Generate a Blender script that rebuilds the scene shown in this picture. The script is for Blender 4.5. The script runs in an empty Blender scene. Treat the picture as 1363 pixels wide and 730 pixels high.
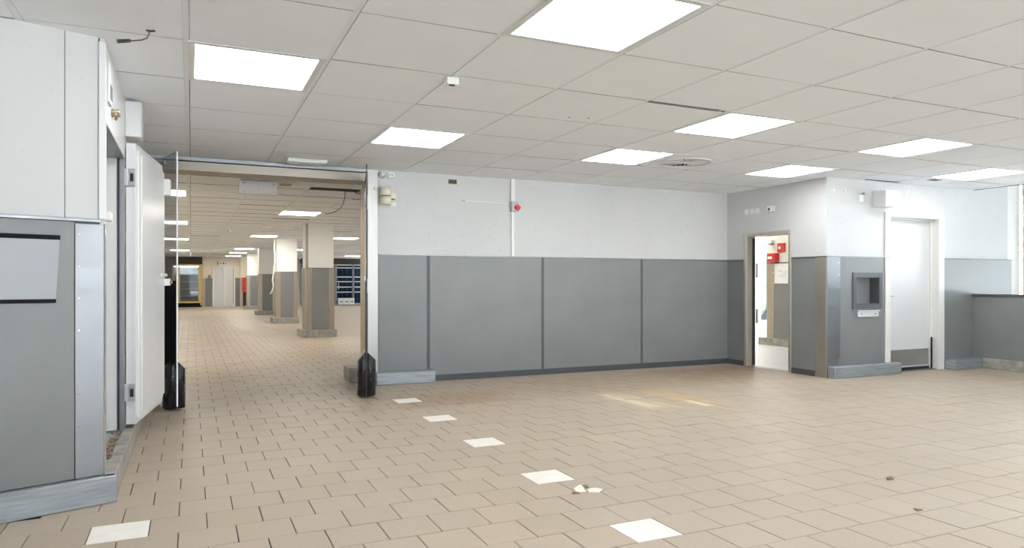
import bpy, bmesh, math, random
from mathutils import Vector, Matrix
random.seed(7)
scene = bpy.context.scene
COL = scene.collection

# ------------------------------------------------------------------ camera
YAW = -0.4295
CAM_H = 1.394
FPX = 933.3
cam_data = bpy.data.cameras.new('camera')
cam_data.sensor_width = 36.0
cam_data.lens = FPX / 1363 * 36.0
cam_data.shift_y = 12.3 / 1363
cam_data.clip_start = 0.05
cam_data.clip_end = 300
cam = bpy.data.objects.new('camera', cam_data)
COL.objects.link(cam)
cam.location = (0, 0, CAM_H)
cam.rotation_euler = (math.pi / 2, 0, YAW)
scene.camera = cam

# ------------------------------------------------------------------ world, exposure
world = bpy.data.worlds.new('overcast_sky')
scene.world = world
world.use_nodes = True
wn = world.node_tree
bg = wn.nodes['Background']
SKY = (0.78, 0.89, 1.0, 1)
SKY_STRENGTH = 3.0
bg.inputs[0].default_value = SKY
bg.inputs[1].default_value = SKY_STRENGTH
# sun added behind the building for fill: the paving outside is lit, the rooms get only what it sends back
fill_sun_data = bpy.data.lights.new('fill_sun', 'SUN'); fill_sun_data.energy = 95.0; fill_sun_data.angle = 0.02; fill_sun_data.color = (1.0, 0.99, 0.97)
fill_sun = bpy.data.objects.new('fill_sun', fill_sun_data); COL.objects.link(fill_sun); fill_sun.location = (0, 30, 40)
fill_sun.rotation_euler = Vector((0.55, -0.75, -0.8)).to_track_quat('-Z', 'Y').to_euler()
scene.view_settings.view_transform = 'Standard'
scene.view_settings.look = 'None'
scene.view_settings.gamma = 1
scene.view_settings.use_curve_mapping = False
scene.view_settings.exposure = 0.37
LAMP_MAIN = 11.0
LAMP_BACK = 19.0

scene.cycles.max_bounces = 10
scene.cycles.diffuse_bounces = 6
scene.cycles.transparent_max_bounces = 12
scene.cycles.sample_clamp_indirect = 6.0

# ------------------------------------------------------------------ measures
H = 2.955            # ceiling
ST, CT = math.sin(-YAW), math.cos(-YAW)
def project(x, y, z):
    dz = x * ST + y * CT
    dx = x * CT - y * ST
    return 681.5 + FPX * dx / dz, 377.3 - FPX * (z - CAM_H) / dz, dz

# ------------------------------------------------------------------ materials
def new_mat(name):
    m = bpy.data.materials.new(name); m.use_nodes = True
    nt = m.node_tree
    return m, nt, nt.nodes['Principled BSDF']

def N(nt, kind, **kw):
    n = nt.nodes.new(kind)
    for k, v in kw.items(): setattr(n, k, v)
    return n

def mat(name, color, rough=0.5, metal=0.0, vary=0.08, scale=6.0, stretch=(1, 1, 1), bump=0.0, bump_scale=60.0, rough_vary=0.0, spec=None):
    m, nt, b = new_mat(name)
    tc = N(nt, 'ShaderNodeTexCoord')
    mp = N(nt, 'ShaderNodeMapping'); mp.inputs['Scale'].default_value = stretch
    nt.links.new(tc.outputs['Object'], mp.inputs[0])
    no = N(nt, 'ShaderNodeTexNoise'); no.inputs['Scale'].default_value = scale; no.inputs['Detail'].default_value = 6
    nt.links.new(mp.outputs[0], no.inputs['Vector'])
    ra = N(nt, 'ShaderNodeValToRGB')
    c = Vector(color)
    ra.color_ramp.elements[0].position = 0.3; ra.color_ramp.elements[1].position = 0.7
    ra.color_ramp.elements[0].color = (*[max(0, v * (1 - vary)) for v in c], 1)
    ra.color_ramp.elements[1].color = (*[min(1, v * (1 + vary)) for v in c], 1)
    nt.links.new(no.outputs[0], ra.inputs[0])
    nt.links.new(ra.outputs[0], b.inputs['Base Color'])
    b.inputs['Roughness'].default_value = rough
    b.inputs['Metallic'].default_value = metal
    if spec is not None: b.inputs['Specular IOR Level'].default_value = spec
    if rough_vary:
        mr = N(nt, 'ShaderNodeMapRange'); mr.inputs[3].default_value = rough - rough_vary; mr.inputs[4].default_value = rough + rough_vary
        mr.inputs[1].default_value = 0.3; mr.inputs[2].default_value = 0.7
        nt.links.new(no.outputs[0], mr.inputs[0]); nt.links.new(mr.outputs[0], b.inputs['Roughness'])
    if bump:
        n2 = N(nt, 'ShaderNodeTexNoise'); n2.inputs['Scale'].default_value = bump_scale; n2.inputs['Detail'].default_value = 3
        nt.links.new(mp.outputs[0], n2.inputs['Vector'])
        bp = N(nt, 'ShaderNodeBump'); bp.inputs['Strength'].default_value = bump; bp.inputs['Distance'].default_value = 0.01
        nt.links.new(n2.outputs[0], bp.inputs['Height']); nt.links.new(bp.outputs[0], b.inputs['Normal'])
    return m

def emit_mat(name, color, strength):
    m, nt, b = new_mat(name)
    b.inputs['Base Color'].default_value = (0.8, 0.8, 0.8, 1)
    b.inputs['Emission Color'].default_value = (*color, 1)
    b.inputs['Emission Strength'].default_value = strength
    return m

def glass_mat(name, tint, reflect=0.12, rough=0.02):
    m, nt, b = new_mat(name)
    nt.nodes.remove(b)
    out = nt.nodes['Material Output']
    tr = N(nt, 'ShaderNodeBsdfTransparent'); tr.inputs[0].default_value = (*tint, 1)
    gl = N(nt, 'ShaderNodeBsdfGlossy'); gl.inputs['Roughness'].default_value = rough
    fr = N(nt, 'ShaderNodeFresnel'); fr.inputs[0].default_value = 1.45
    mu = N(nt, 'ShaderNodeMath', operation='MULTIPLY'); mu.inputs[1].default_value = reflect / 0.12
    mu.use_clamp = True
    mx = N(nt, 'ShaderNodeMixShader')
    nt.links.new(fr.outputs[0], mu.inputs[0]); nt.links.new(mu.outputs[0], mx.inputs[0])
    nt.links.new(tr.outputs[0], mx.inputs[1]); nt.links.new(gl.outputs[0], mx.inputs[2])
    nt.links.new(mx.outputs[0], out.inputs[0])
    return m

def plaster_mat(name, color, speckle=0.5, bump=0.12):
    """painted wall with small dark pits and faint scuffs"""
    m = mat(name, color, rough=0.55, vary=0.025, scale=1.4, bump=bump, bump_scale=90)
    nt = m.node_tree; b = nt.nodes['Principled BSDF']
    ramp = next(n for n in nt.nodes if n.bl_idname == 'ShaderNodeValToRGB')
    tc = next(n for n in nt.nodes if n.bl_idname == 'ShaderNodeTexCoord')
    vo = N(nt, 'ShaderNodeTexVoronoi'); vo.inputs['Scale'].default_value = 22
    nt.links.new(tc.outputs['Object'], vo.inputs['Vector'])
    sp = N(nt, 'ShaderNodeSeparateColor'); nt.links.new(vo.outputs['Color'], sp.inputs[0])
    rad = N(nt, 'ShaderNodeMath', operation='MULTIPLY'); nt.links.new(sp.outputs[0], rad.inputs[0]); rad.inputs[1].default_value = 0.19
    lt = N(nt, 'ShaderNodeMath', operation='LESS_THAN'); nt.links.new(vo.outputs['Distance'], lt.inputs[0]); nt.links.new(rad.outputs[0], lt.inputs[1])
    gt = N(nt, 'ShaderNodeMath', operation='GREATER_THAN'); nt.links.new(sp.outputs[1], gt.inputs[0]); gt.inputs[1].default_value = 0.55
    mu = N(nt, 'ShaderNodeMath', operation='MULTIPLY'); nt.links.new(lt.outputs[0], mu.inputs[0]); nt.links.new(gt.outputs[0], mu.inputs[1])
    m2 = N(nt, 'ShaderNodeMath', operation='MULTIPLY'); nt.links.new(mu.outputs[0], m2.inputs[0]); m2.inputs[1].default_value = speckle
    mx = N(nt, 'ShaderNodeMix', data_type='RGBA')
    nt.links.new(m2.outputs[0], mx.inputs[0]); nt.links.new(ramp.outputs[0], mx.inputs[6]); mx.inputs[7].default_value = (0.22, 0.21, 0.2, 1)
    nt.links.new(mx.outputs[2], b.inputs['Base Color'])
    return m

def tile_mat(name, color):
    """quarry tile: per-tile tone, fine specks, worn ochre patches and smears where the photograph has them"""
    m, nt, b = new_mat(name)
    L = nt.links.new
    geo = N(nt, 'ShaderNodeNewGeometry'); oi = N(nt, 'ShaderNodeObjectInfo')
    ad = N(nt, 'ShaderNodeMath', operation='ADD'); L(geo.outputs['Random Per Island'], ad.inputs[0]); L(oi.outputs['Random'], ad.inputs[1])
    wnz = N(nt, 'ShaderNodeTexWhiteNoise', noise_dimensions='1D'); L(ad.outputs[0], wnz.inputs['W'])
    big = N(nt, 'ShaderNodeTexNoise'); big.inputs['Scale'].default_value = 0.9; big.inputs['Detail'].default_value = 5
    L(geo.outputs['Position'], big.inputs['Vector'])
    fine = N(nt, 'ShaderNodeTexNoise'); fine.inputs['Scale'].default_value = 45; fine.inputs['Detail'].default_value = 4
    L(geo.outputs['Position'], fine.inputs['Vector'])
    s1 = N(nt, 'ShaderNodeMath', operation='MULTIPLY_ADD'); L(wnz.outputs['Value'], s1.inputs[0]); s1.inputs[1].default_value = 0.06; s1.inputs[2].default_value = 0.97
    s2 = N(nt, 'ShaderNodeMath', operation='MULTIPLY_ADD'); L(big.outputs[0], s2.inputs[0]); s2.inputs[1].default_value = 0.22; s2.inputs[2].default_value = 0.89
    s3 = N(nt, 'ShaderNodeMath', operation='MULTIPLY_ADD'); L(fine.outputs[0], s3.inputs[0]); s3.inputs[1].default_value = 0.16; s3.inputs[2].default_value = 0.92
    p1 = N(nt, 'ShaderNodeMath', operation='MULTIPLY'); L(s1.outputs[0], p1.inputs[0]); L(s2.outputs[0], p1.inputs[1])
    p2 = N(nt, 'ShaderNodeMath', operation='MULTIPLY'); L(p1.outputs[0], p2.inputs[0]); L(s3.outputs[0], p2.inputs[1])
    base = N(nt, 'ShaderNodeMix', data_type='RGBA'); base.blend_type = 'MULTIPLY'; base.inputs[0].default_value = 1
    base.inputs[6].default_value = (*color, 1); L(p2.outputs[0], base.inputs[7])
    cur = base.outputs[2]
    sep = N(nt, 'ShaderNodeSeparateXYZ'); L(geo.outputs['Position'], sep.inputs[0])
    wob = N(nt, 'ShaderNodeTexNoise'); wob.inputs['Scale'].default_value = 5; wob.inputs['Detail'].default_value = 8; wob.inputs['Roughness'].default_value = 0.7
    mpw = N(nt, 'ShaderNodeMapping'); mpw.inputs['Scale'].default_value = (3.0, 0.8, 1); L(geo.outputs['Position'], mpw.inputs[0]); L(mpw.outputs[0], wob.inputs['Vector'])
    def mathn(op, a, bb=None, c=None):
        n = N(nt, 'ShaderNodeMath', operation=op)
        for k, v in enumerate((a, bb, c)):
            if v is None: continue
            if isinstance(v, (int, float)): n.inputs[k].default_value = v
            else: L(v, n.inputs[k])
        return n.outputs[0]
    def patch(cx, cy, hx, hy, col, strength, shear=0.0, gain=2.6):
        nonlocal cur
        dy = mathn('SUBTRACT', sep.outputs[1], cy)
        dx = mathn('SUBTRACT', mathn('SUBTRACT', sep.outputs[0], cx), mathn('MULTIPLY', dy, shear))
        ex = mathn('DIVIDE', mathn('ABSOLUTE', dx), hx); ey = mathn('DIVIDE', mathn('ABSOLUTE', dy), hy)
        d = mathn('MAXIMUM', mathn('POWER', ex, 2.0), mathn('POWER', ey, 2.0))
        e = mathn('ADD', mathn('SUBTRACT', 1.0, d), mathn('MULTIPLY', mathn('SUBTRACT', wob.outputs[0], 0.5), gain))
        k = N(nt, 'ShaderNodeMath', operation='MULTIPLY'); k.use_clamp = True
        L(e, k.inputs[0]); k.inputs[1].default_value = 1.6
        f = mathn('MULTIPLY', k.outputs[0], strength)
        g = mathn('MULTIPLY', f, mathn('LESS_THAN', d, 1.6))
        mx = N(nt, 'ShaderNodeMix', data_type='RGBA'); L(g, mx.inputs[0]); L(cur, mx.inputs[6]); mx.inputs[7].default_value = (*col, 1)
        cur = mx.outputs[2]
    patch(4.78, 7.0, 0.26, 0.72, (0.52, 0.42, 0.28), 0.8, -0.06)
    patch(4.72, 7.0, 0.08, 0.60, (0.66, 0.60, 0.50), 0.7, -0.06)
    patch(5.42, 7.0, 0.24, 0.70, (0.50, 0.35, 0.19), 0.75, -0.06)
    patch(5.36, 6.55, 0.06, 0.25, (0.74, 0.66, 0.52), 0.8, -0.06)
    patch(2.9, 8.0, 0.9, 0.55, (0.30, 0.20, 0.12), 0.6, 0.0, 2.0)
    patch(7.4, 8.6, 1.1, 0.7, (0.27, 0.19, 0.125), 0.7, 0.0, 1.9)
    patch(6.0, 8.3, 2.6, 0.9, (0.30, 0.215, 0.135), 0.45, 0.0, 2.0)
    patch(8.35, 8.75, 0.35, 0.5, (0.22, 0.15, 0.11), 0.6, 0.0, 1.6)
    # dark and light flecks
    vo = N(nt, 'ShaderNodeTexVoronoi'); vo.inputs['Scale'].default_value = 7; L(geo.outputs['Position'], vo.inputs['Vector'])
    sc = N(nt, 'ShaderNodeSeparateColor'); L(vo.outputs['Color'], sc.inputs[0])
    fl = mathn('MULTIPLY', mathn('LESS_THAN', vo.outputs['Distance'], mathn('MULTIPLY', sc.outputs[0], 0.055)), mathn('GREATER_THAN', sc.outputs[1], 0.72))
    mx = N(nt, 'ShaderNodeMix', data_type='RGBA'); L(mathn('MULTIPLY', fl, 0.6), mx.inputs[0]); L(cur, mx.inputs[6])
    cc = N(nt, 'ShaderNodeMix', data_type='RGBA'); L(mathn('GREATER_THAN', sc.outputs[2], 0.6), cc.inputs[0]); cc.inputs[6].default_value = (0.2, 0.14, 0.1, 1); cc.inputs[7].default_value = (0.75, 0.7, 0.62, 1)
    L(cc.outputs[2], mx.inputs[7]); cur = mx.outputs[2]
    L(cur, b.inputs['Base Color'])
    mr = N(nt, 'ShaderNodeMapRange'); L(big.outputs[0], mr.inputs[0]); mr.inputs[1].default_value = 0.3; mr.inputs[2].default_value = 0.7; mr.inputs[3].default_value = 0.40; mr.inputs[4].default_value = 0.56
    L(mr.outputs[0], b.inputs['Roughness'])
    bp = N(nt, 'ShaderNodeBump'); bp.inputs['Strength'].default_value = 0.12; bp.inputs['Distance'].default_value = 0.004
    L(fine.outputs[0], bp.inputs['Height']); L(bp.outputs[0], b.inputs['Normal'])
    return m

M = {
 'tile': tile_mat('floor_tile', (0.385, 0.315, 0.24)),
 'tile_white': mat('cream_tile', (0.80, 0.765, 0.70), 0.4, vary=0.05, scale=9),
 'grout': mat('dark_grout', (0.07, 0.055, 0.045), 0.9, vary=0.3, scale=20),
 'panel': mat('ceiling_board', (0.885, 0.915, 0.95), 0.75, vary=0.012, scale=2.0, bump=0.06, bump_scale=200),
 'bar': mat('ceiling_bar_paint', (0.84, 0.87, 0.90), 0.5, vary=0.02),
 'plenum': mat('dark_void', (0.03, 0.03, 0.03), 0.95),
 'wall': plaster_mat('white_wall_paint', (0.575, 0.573, 0.568), 0.5),
 'wall_cool': plaster_mat('smooth_white_cladding', (0.60, 0.598, 0.592), 0.10, 0.02),
 'cream': plaster_mat('cream_wall_paint', (0.80, 0.72, 0.57), 0.1),
 'lobby': mat('pale_cream_paint', (0.80, 0.765, 0.69), 0.55, vary=0.02),
 'grey': mat('grey_wainscot_board', (0.195, 0.20, 0.20), 0.40, vary=0.06, scale=1.6, stretch=(1, 1, 1), bump=0.05, bump_scale=30),
 'grey_dark': mat('dark_grey_strip', (0.085, 0.09, 0.095), 0.5),
 'skirt': mat('slate_skirting', (0.06, 0.065, 0.075), 0.5),
 'steel': mat('brushed_steel', (0.40, 0.385, 0.37), 0.40, 1.0, vary=0.05, scale=3, stretch=(8, 8, 0.6), rough_vary=0.03),
 'alu': mat('dull_aluminium', (0.30, 0.305, 0.318), 0.42, 1.0, vary=0.08, scale=2.5, stretch=(1, 1, 2), rough_vary=0.1),
 'beige_steel': mat('warm_steel_strip', (0.50, 0.44, 0.36), 0.36, 0.75, vary=0.06, scale=3, stretch=(6, 6, 0.5)),
 'kick': mat('worn_kick_plate', (0.40, 0.385, 0.36), 0.5, 0.8, vary=0.08, scale=3),
 'switch_grey': mat('light_grey_plastic', (0.42, 0.42, 0.42), 0.4),
 'edge_shade': mat('painted_edge_shade', (0.20, 0.18, 0.155), 0.9),  # shade of the board joints, painted as a dark edge colour
 'hinge': mat('cast_hinge_metal', (0.60, 0.60, 0.61), 0.35, 0.6),
 'fill_lobby': emit_mat('lobby_fill_diffuser', (0.95, 0.98, 1.0), 6.0),  # only for the added fill panels of the lobby
 'lamp_fridge': emit_mat('fridge_tube', (0.9, 0.97, 1.0), 30.0),
 'frame_steel': mat('warm_frame_steel', (0.60, 0.555, 0.49), 0.38, 0.9, vary=0.05, scale=3, stretch=(6, 6, 0.5)),
 'lintel_steel': mat('dark_lintel_steel', (0.27, 0.24, 0.205), 0.36, 1.0, vary=0.06, scale=2, stretch=(0.5, 6, 6)),
 'pillar_paint': mat('white_pillar_paint', (0.84, 0.82, 0.78), 0.5, vary=0.02),
 'frame_white': mat('satin_white_frame', (0.50, 0.50, 0.495), 0.4, vary=0.02),
 'brown_steel': mat('brownish_corner_steel', (0.34, 0.305, 0.26), 0.42, 0.6, vary=0.07, scale=3, stretch=(6, 6, 0.5)),
 'galv': mat('galvanised_kerb', (0.33, 0.355, 0.375), 0.45, 0.5, vary=0.22, scale=7, stretch=(0.5, 0.5, 6), rough_vary=0.1),
 'kerb': mat('bare_kerb', (0.33, 0.315, 0.28), 0.6, 0.2, vary=0.28, scale=9),
 'white_metal': mat('white_lacquer', (0.72, 0.725, 0.725), 0.28, vary=0.015, scale=2),
 'white_plastic': mat('white_plastic', (0.80, 0.795, 0.77), 0.4, vary=0.02),
 'cream_plastic': mat('aged_cream_plastic', (0.76, 0.70, 0.55), 0.4, vary=0.05),
 'chrome': mat('chrome', (0.75, 0.75, 0.76), 0.12, 1.0, vary=0.02),
 'brass': mat('dull_brass', (0.42, 0.33, 0.2), 0.35, 0.8, vary=0.15),
 'black': mat('black_rubber', (0.011, 0.011, 0.013), 0.3, vary=0.15, scale=5, rough_vary=0.1),
 'black_board': mat('black_sheet', (0.006, 0.006, 0.009), 0.6, spec=0.12),
 'dark': mat('dark_plastic', (0.02, 0.02, 0.022), 0.5),
 'red': mat('red_plastic', (0.55, 0.03, 0.02), 0.35),
 'paper': mat('white_paper', (0.82, 0.82, 0.80), 0.7, vary=0.03, scale=12),
 'sheet': mat('pale_plastic_sheet', (0.35, 0.362, 0.38), 0.4, vary=0.02, scale=2),
 'door_paint': mat('white_door_paint', (0.64, 0.64, 0.635), 0.4, vary=0.015, scale=2),
 'casing': mat('ivory_door_casing', (0.74, 0.73, 0.69), 0.4, vary=0.02),
 'wood_dark': mat('dark_wood_fascia', (0.035, 0.022, 0.014), 0.45, vary=0.3, scale=4, stretch=(1, 1, 8)),
 'gold': mat('brass_cabinet_frame', (0.55, 0.40, 0.16), 0.35, 0.6, vary=0.08),
 'glass': glass_mat('clear_glass', (0.93, 0.96, 0.97)),
 'pvc': glass_mat('grey_clear_sheet', (0.80, 0.80, 0.81), reflect=0.04, rough=0.05),
 'glass_sun': glass_mat('tinted_sun_glass', (0.40, 0.47, 0.53), reflect=0.08),
 'glass_blue': glass_mat('dark_blue_glass', (0.5, 0.62, 0.75), reflect=0.15),
 'blue_deep': mat('deep_blue_backing', (0.006, 0.024, 0.045), 0.6, vary=0.9, scale=0.7),
 'cable': mat('dark_cable', (0.05, 0.035, 0.035), 0.5),
 'cable_white': mat('white_cable', (0.75, 0.74, 0.70), 0.5),
 'rubble': mat('brown_rubble', (0.22, 0.16, 0.10), 0.9, vary=0.5, scale=40),
 'side_floor': mat('pale_floor', (0.74, 0.73, 0.71), 0.35, vary=0.06),
 'ground': mat('outdoor_paving', (0.72, 0.72, 0.72), 0.8, vary=0.1),
 'facade': mat('pale_brick_facade', (0.055, 0.075, 0.105), 0.8, vary=0.25, scale=5, stretch=(0.5, 0.5, 6)),
 'green': mat('green_pictogram', (0.01, 0.28, 0.17), 0.5),
 'lamp_main': emit_mat('lit_diffuser', (0.95, 0.98, 1.0), LAMP_MAIN),
 'lamp_back': emit_mat('lit_diffuser_warm', (1.0, 0.965, 0.90), LAMP_BACK),
 'lamp_off': mat('unlit_diffuser', (0.86, 0.85, 0.82), 0.4, vary=0.01),
 'blue_screen': mat('blue_grey_screen', (0.12, 0.15, 0.24), 0.2),
}

# ------------------------------------------------------------------ mesh helpers
class MB:
    def __init__(s): s.v = []; s.f = []
    def quadbox(s, p):      # p: 8 points, bottom 0-3 ccw, top 4-7
        o = len(s.v); s.v += [tuple(q) for q in p]
        s.f += [tuple(o + i for i in t) for t in ((3, 2, 1, 0), (4, 5, 6, 7), (0, 1, 5, 4), (1, 2, 6, 5), (2, 3, 7, 6), (3, 0, 4, 7))]
        return s
    def box(s, x0, x1, y0, y1, z0, z1):
        return s.quadbox([(x0, y0, z0), (x1, y0, z0), (x1, y1, z0), (x0, y1, z0), (x0, y0, z1), (x1, y0, z1), (x1, y1, z1), (x0, y1, z1)])
    def bar(s, p, q, w, h, z0):   # horizontal bar between xy p and q, width w, height h
        p = Vector(p); q = Vector(q); n = (q - p).normalized(); n = Vector((-n.y, n.x)) * w / 2
        a, b, c, d = p - n, q - n, q + n, p + n
        return s.quadbox([(*a, z0), (*b, z0), (*c, z0), (*d, z0), (*a, z0 + h), (*b, z0 + h), (*c, z0 + h), (*d, z0 + h)])
    def prism(s, pts, axis_vec, flip=False):    # polygon pts (3d), extruded by vector
        o = len(s.v); n = len(pts); a = Vector(axis_vec)
        s.v += [tuple(p) for p in pts] + [tuple(Vector(p) + a) for p in pts]
        s.f.append(tuple(range(o + n - 1, o - 1, -1))); s.f.append(tuple(range(o + n, o + 2 * n)))
        for i in range(n):
            j = (i + 1) % n; s.f.append((o + i, o + j, o + n + j, o + n + i))
        return s
    def cyl(s, c, r0, r1, axis, length, n=16):
        c = Vector(c); ax = Vector(axis).normalized()
        u = ax.orthogonal().normalized(); w = ax.cross(u)
        o = len(s.v)
        for r, d in ((r0, 0), (r1, length)):
            for k in range(n):
                t = 2 * math.pi * k / n
                s.v.append(tuple(c + ax * d + (u * math.cos(t) + w * math.sin(t)) * r))
        s.f.append(tuple(o + n - 1 - k for k in range(n))); s.f.append(tuple(o + n + k for k in range(n)))
        for k in range(n):
            j = (k + 1) % n; s.f.append((o + k, o + j, o + n + j, o + n + k))
        return s
    def tube(s, pts, r, n=6):
        pts = [Vector(p) for p in pts]; o = len(s.v); m = len(pts)
        for i, p in enumerate(pts):
            d = (pts[min(i + 1, m - 1)] - pts[max(i - 1, 0)]).normalized()
            u = d.cross(Vector((0.31, 0.87, 0.39))).normalized(); w = d.cross(u)
            for k in range(n):
                t = 2 * math.pi * k / n; s.v.append(tuple(p + (u * math.cos(t) + w * math.sin(t)) * r))
        for i in range(m - 1):
            for k in range(n):
                j = (k + 1) % n; s.f.append((o + i * n + k, o + i * n + j, o + (i + 1) * n + j, o + (i + 1) * n + k))
        s.f.append(tuple(o + k for k in reversed(range(n)))); s.f.append(tuple(o + (m - 1) * n + k for k in range(n)))
        return s
    def xf(s, fn): s.v = [tuple(fn(Vector(p))) for p in s.v]; return s
    def build(s, name, material, parent=None, bevel=0.0, segs=1, smooth=False, kind=None, label=None):
        bm = bmesh.new()
        vs = [bm.verts.new(p) for p in s.v]
        for f in s.f: bm.faces.new([vs[i] for i in f])
        bmesh.ops.recalc_face_normals(bm, faces=bm.faces)
        if bevel: bmesh.ops.bevel(bm, geom=list(bm.edges), offset=bevel, segments=segs, affect='EDGES', profile=0.7, clamp_overlap=True)
        xs = [v.co for v in bm.verts]
        c = Vector(((min(v.x for v in xs) + max(v.x for v in xs)) / 2, (min(v.y for v in xs) + max(v.y for v in xs)) / 2, min(v.z for v in xs)))
        for v in bm.verts: v.co -= c
        me = bpy.data.meshes.new(name); bm.to_mesh(me); bm.free()
        me.materials.append(M[material])
        if smooth:
            for p in me.polygons: p.use_smooth = len(p.vertices) == 4
        return place(name, me, c, parent, kind, label)

def place(name, me, c, parent=None, kind=None, label=None):
    o = bpy.data.objects.new(name, me); COL.objects.link(o)
    if parent is not None:
        o.parent = parent; o.location = Vector(c) - origin_of(parent)
    else: o.location = c
    if kind: o['kind'] = kind
    if label: o['label'] = label
    return o

def origin_of(o):
    v = Vector((0, 0, 0))
    while o is not None: v += Vector(o.location); o = o.parent
    return v

def box(name, m, parent, x0, x1, y0, y1, z0, z1, bevel=0.0, segs=1, **kw):
    return MB().box(x0, x1, y0, y1, z0, z1).build(name, m, parent, bevel, segs, **kw)

def tag(o, label, cat, group=None, kind=None):
    o['label'] = label; o['category'] = cat
    if group: o['group'] = group
    if kind: o['kind'] = kind
    return o

def thing(name, loc, label, cat, group=None, kind=None):
    o = bpy.data.objects.new(name, None); COL.objects.link(o); o.location = loc; o.empty_display_size = 0.1
    return tag(o, label, cat, group, kind)

def copy_part(o, parent, loc=None):
    c = o.copy(); COL.objects.link(c); c.parent = parent
    if loc is not None: c.location = loc
    return c

# ------------------------------------------------------------------ floor
A = 0.3
FT, FA = -0.514, 4.341            # tile grid origin; row boundaries at FA + .3 j, even rows start at FT + .3 i
floor = box('floor', 'grout', None, -4.6, 16.2, -5.2, 46.2, -0.12, -0.008)
tag(floor, 'beige quarry tile floor with dark joints and a line of cream tiles', 'floor', kind='structure')
GX, GY = 0.006, 0.0038

def in_room(x, y):
    if y < 9.6:
        if x < -0.62 and y > 5.2 + (x + 0.62) * 0.354: return False
        return -4.4 < x < 13.2
    if y < 13.7 and x > 8.6: return x < 13.0 and y > 9.6
    return -1.3 < x < 10.3 and y < 45.4

cells = []
for j in range(int((1.5 - FA) / A), int((45.4 - FA) / A) + 1):
    off = 0.0 if j % 2 == 0 else -0.15
    for i in range(-14, 48):
        x0 = FT + off + i * A; y0 = FA + j * A; cx, cy = x0 + .15, y0 + .15
        if not in_room(cx, cy): continue
        px, py, pz = project(cx, cy, 0)
        white = (i == 9 and j in (-4, 0, 4, 8, 12)) or (i == 0 and j == 0)
        inside = pz > 0.5 and -60 < px < 1423 and py < 775
        if cy > 9.6 and cx < 8.6 and not (195 < px < 505): inside = False
        if not inside and not white and (pz < 0.5 or cy > 9.6 or cx > 9.5 or cx < -1.5 or cy < 2.0): 
            if cy > 9.6 and not (150 < px < 540): continue
            if cy < 9.6: continue
        area = 1 / pz ** 3 if inside else 0
        cells.append((area, x0, y0, white, i, j))
cells.sort(key=lambda c: -c[0])

def tile_mesh(name, material, sx, sy):
    bm = bmesh.new()
    for z, e in ((-0.03, 0), (-0.0016, 0), (0.0, 0.0022)):
        for (ax, ay) in ((-1, -1), (1, -1), (1, 1), (-1, 1)):
            bm.verts.new((ax * (sx / 2 - e), ay * (sy / 2 - e), z))
    bm.verts.ensure_lookup_table(); v = bm.verts
    for r in (0, 4):
        for k in range(4): bm.faces.new((v[r + k], v[r + (k + 1) % 4], v[r + 4 + (k + 1) % 4], v[r + 4 + k]))
    bm.faces.new((v[8], v[9], v[10], v[11]))
    me = bpy.data.meshes.new(name); bm.to_mesh(me); bm.free(); me.materials.append(M[material]); return me
tm = tile_mesh('tile', 'tile', A - GX, A - GY)
tw = tile_mesh('cream_tile', 'tile_white', A - 0.006, A - 0.006)
field = MB(); n_obj = 0
floor_o = origin_of(floor)
for area, x0, y0, white, i, j in cells:
    dz = random.uniform(-0.0008, 0.0008)
    if white or (area > 0 and n_obj < 293):
        o = bpy.data.objects.new('cream_tile' if white else 'tile', tw if white else tm); COL.objects.link(o)
        o.parent = floor; o.location = Vector((x0 + .15 + random.uniform(-.0006, .0006), y0 + .15, dz + (0.0006 if white else 0))) - floor_o
        o.rotation_euler = (random.uniform(-.001, .001), random.uniform(-.001, .001), random.uniform(-.002, .002))
        if white: o['label'] = 'cream floor tile among the beige ones'
        n_obj += 1
    else:
        field.box(x0 + GX / 2, x0 + A - GX / 2, y0 + GY / 2, y0 + A - GY / 2, -0.03, dz)
# rows under the walls of the frame and behind the camera, coarse
field.box(-4.5, 13.2, -5.1, FA + int((1.5 - FA) / A) * A - GY, -0.03, 0)
tf = field.build('tile_field', 'tile', floor, kind='stuff')
# broken corner filled with white mortar
rr = random.Random(3)
def chip(name, pts, z, m, label=None):
    return MB().prism([(x, y, 0.0) for x, y in pts], (0, 0, z)).build(name, m, floor, label=label)
chip('mortar_patch', [(2.335, 4.06), (2.36, 4.15), (2.43, 4.20), (2.475, 4.215), (2.45, 4.15), (2.42, 4.12), (2.40, 4.05)], 0.0025, 'tile_white', 'white mortar filling a broken tile corner')
chip('mortar_patch', [(2.41, 4.03), (2.44, 4.10), (2.50, 4.10), (2.53, 4.05), (2.47, 4.0)], 0.003, 'tile_white')
chip('dirt_clump', [(2.29, 4.05), (2.31, 4.08), (2.35, 4.05), (2.33, 4.02)], 0.006, 'rubble')
chip('dirt_clump', [(2.43, 4.12), (2.45, 4.2), (2.48, 4.17), (2.46, 4.11)], 0.006, 'rubble')
chip('dirt_clump', [(4.47, 3.40), (4.50, 3.43), (4.55, 3.43), (4.53, 3.39)], 0.014, 'rubble')
chip('dirt_clump', [(4.03, 2.86), (4.05, 2.9), (4.08, 2.86)], 0.008, 'rubble')

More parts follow.
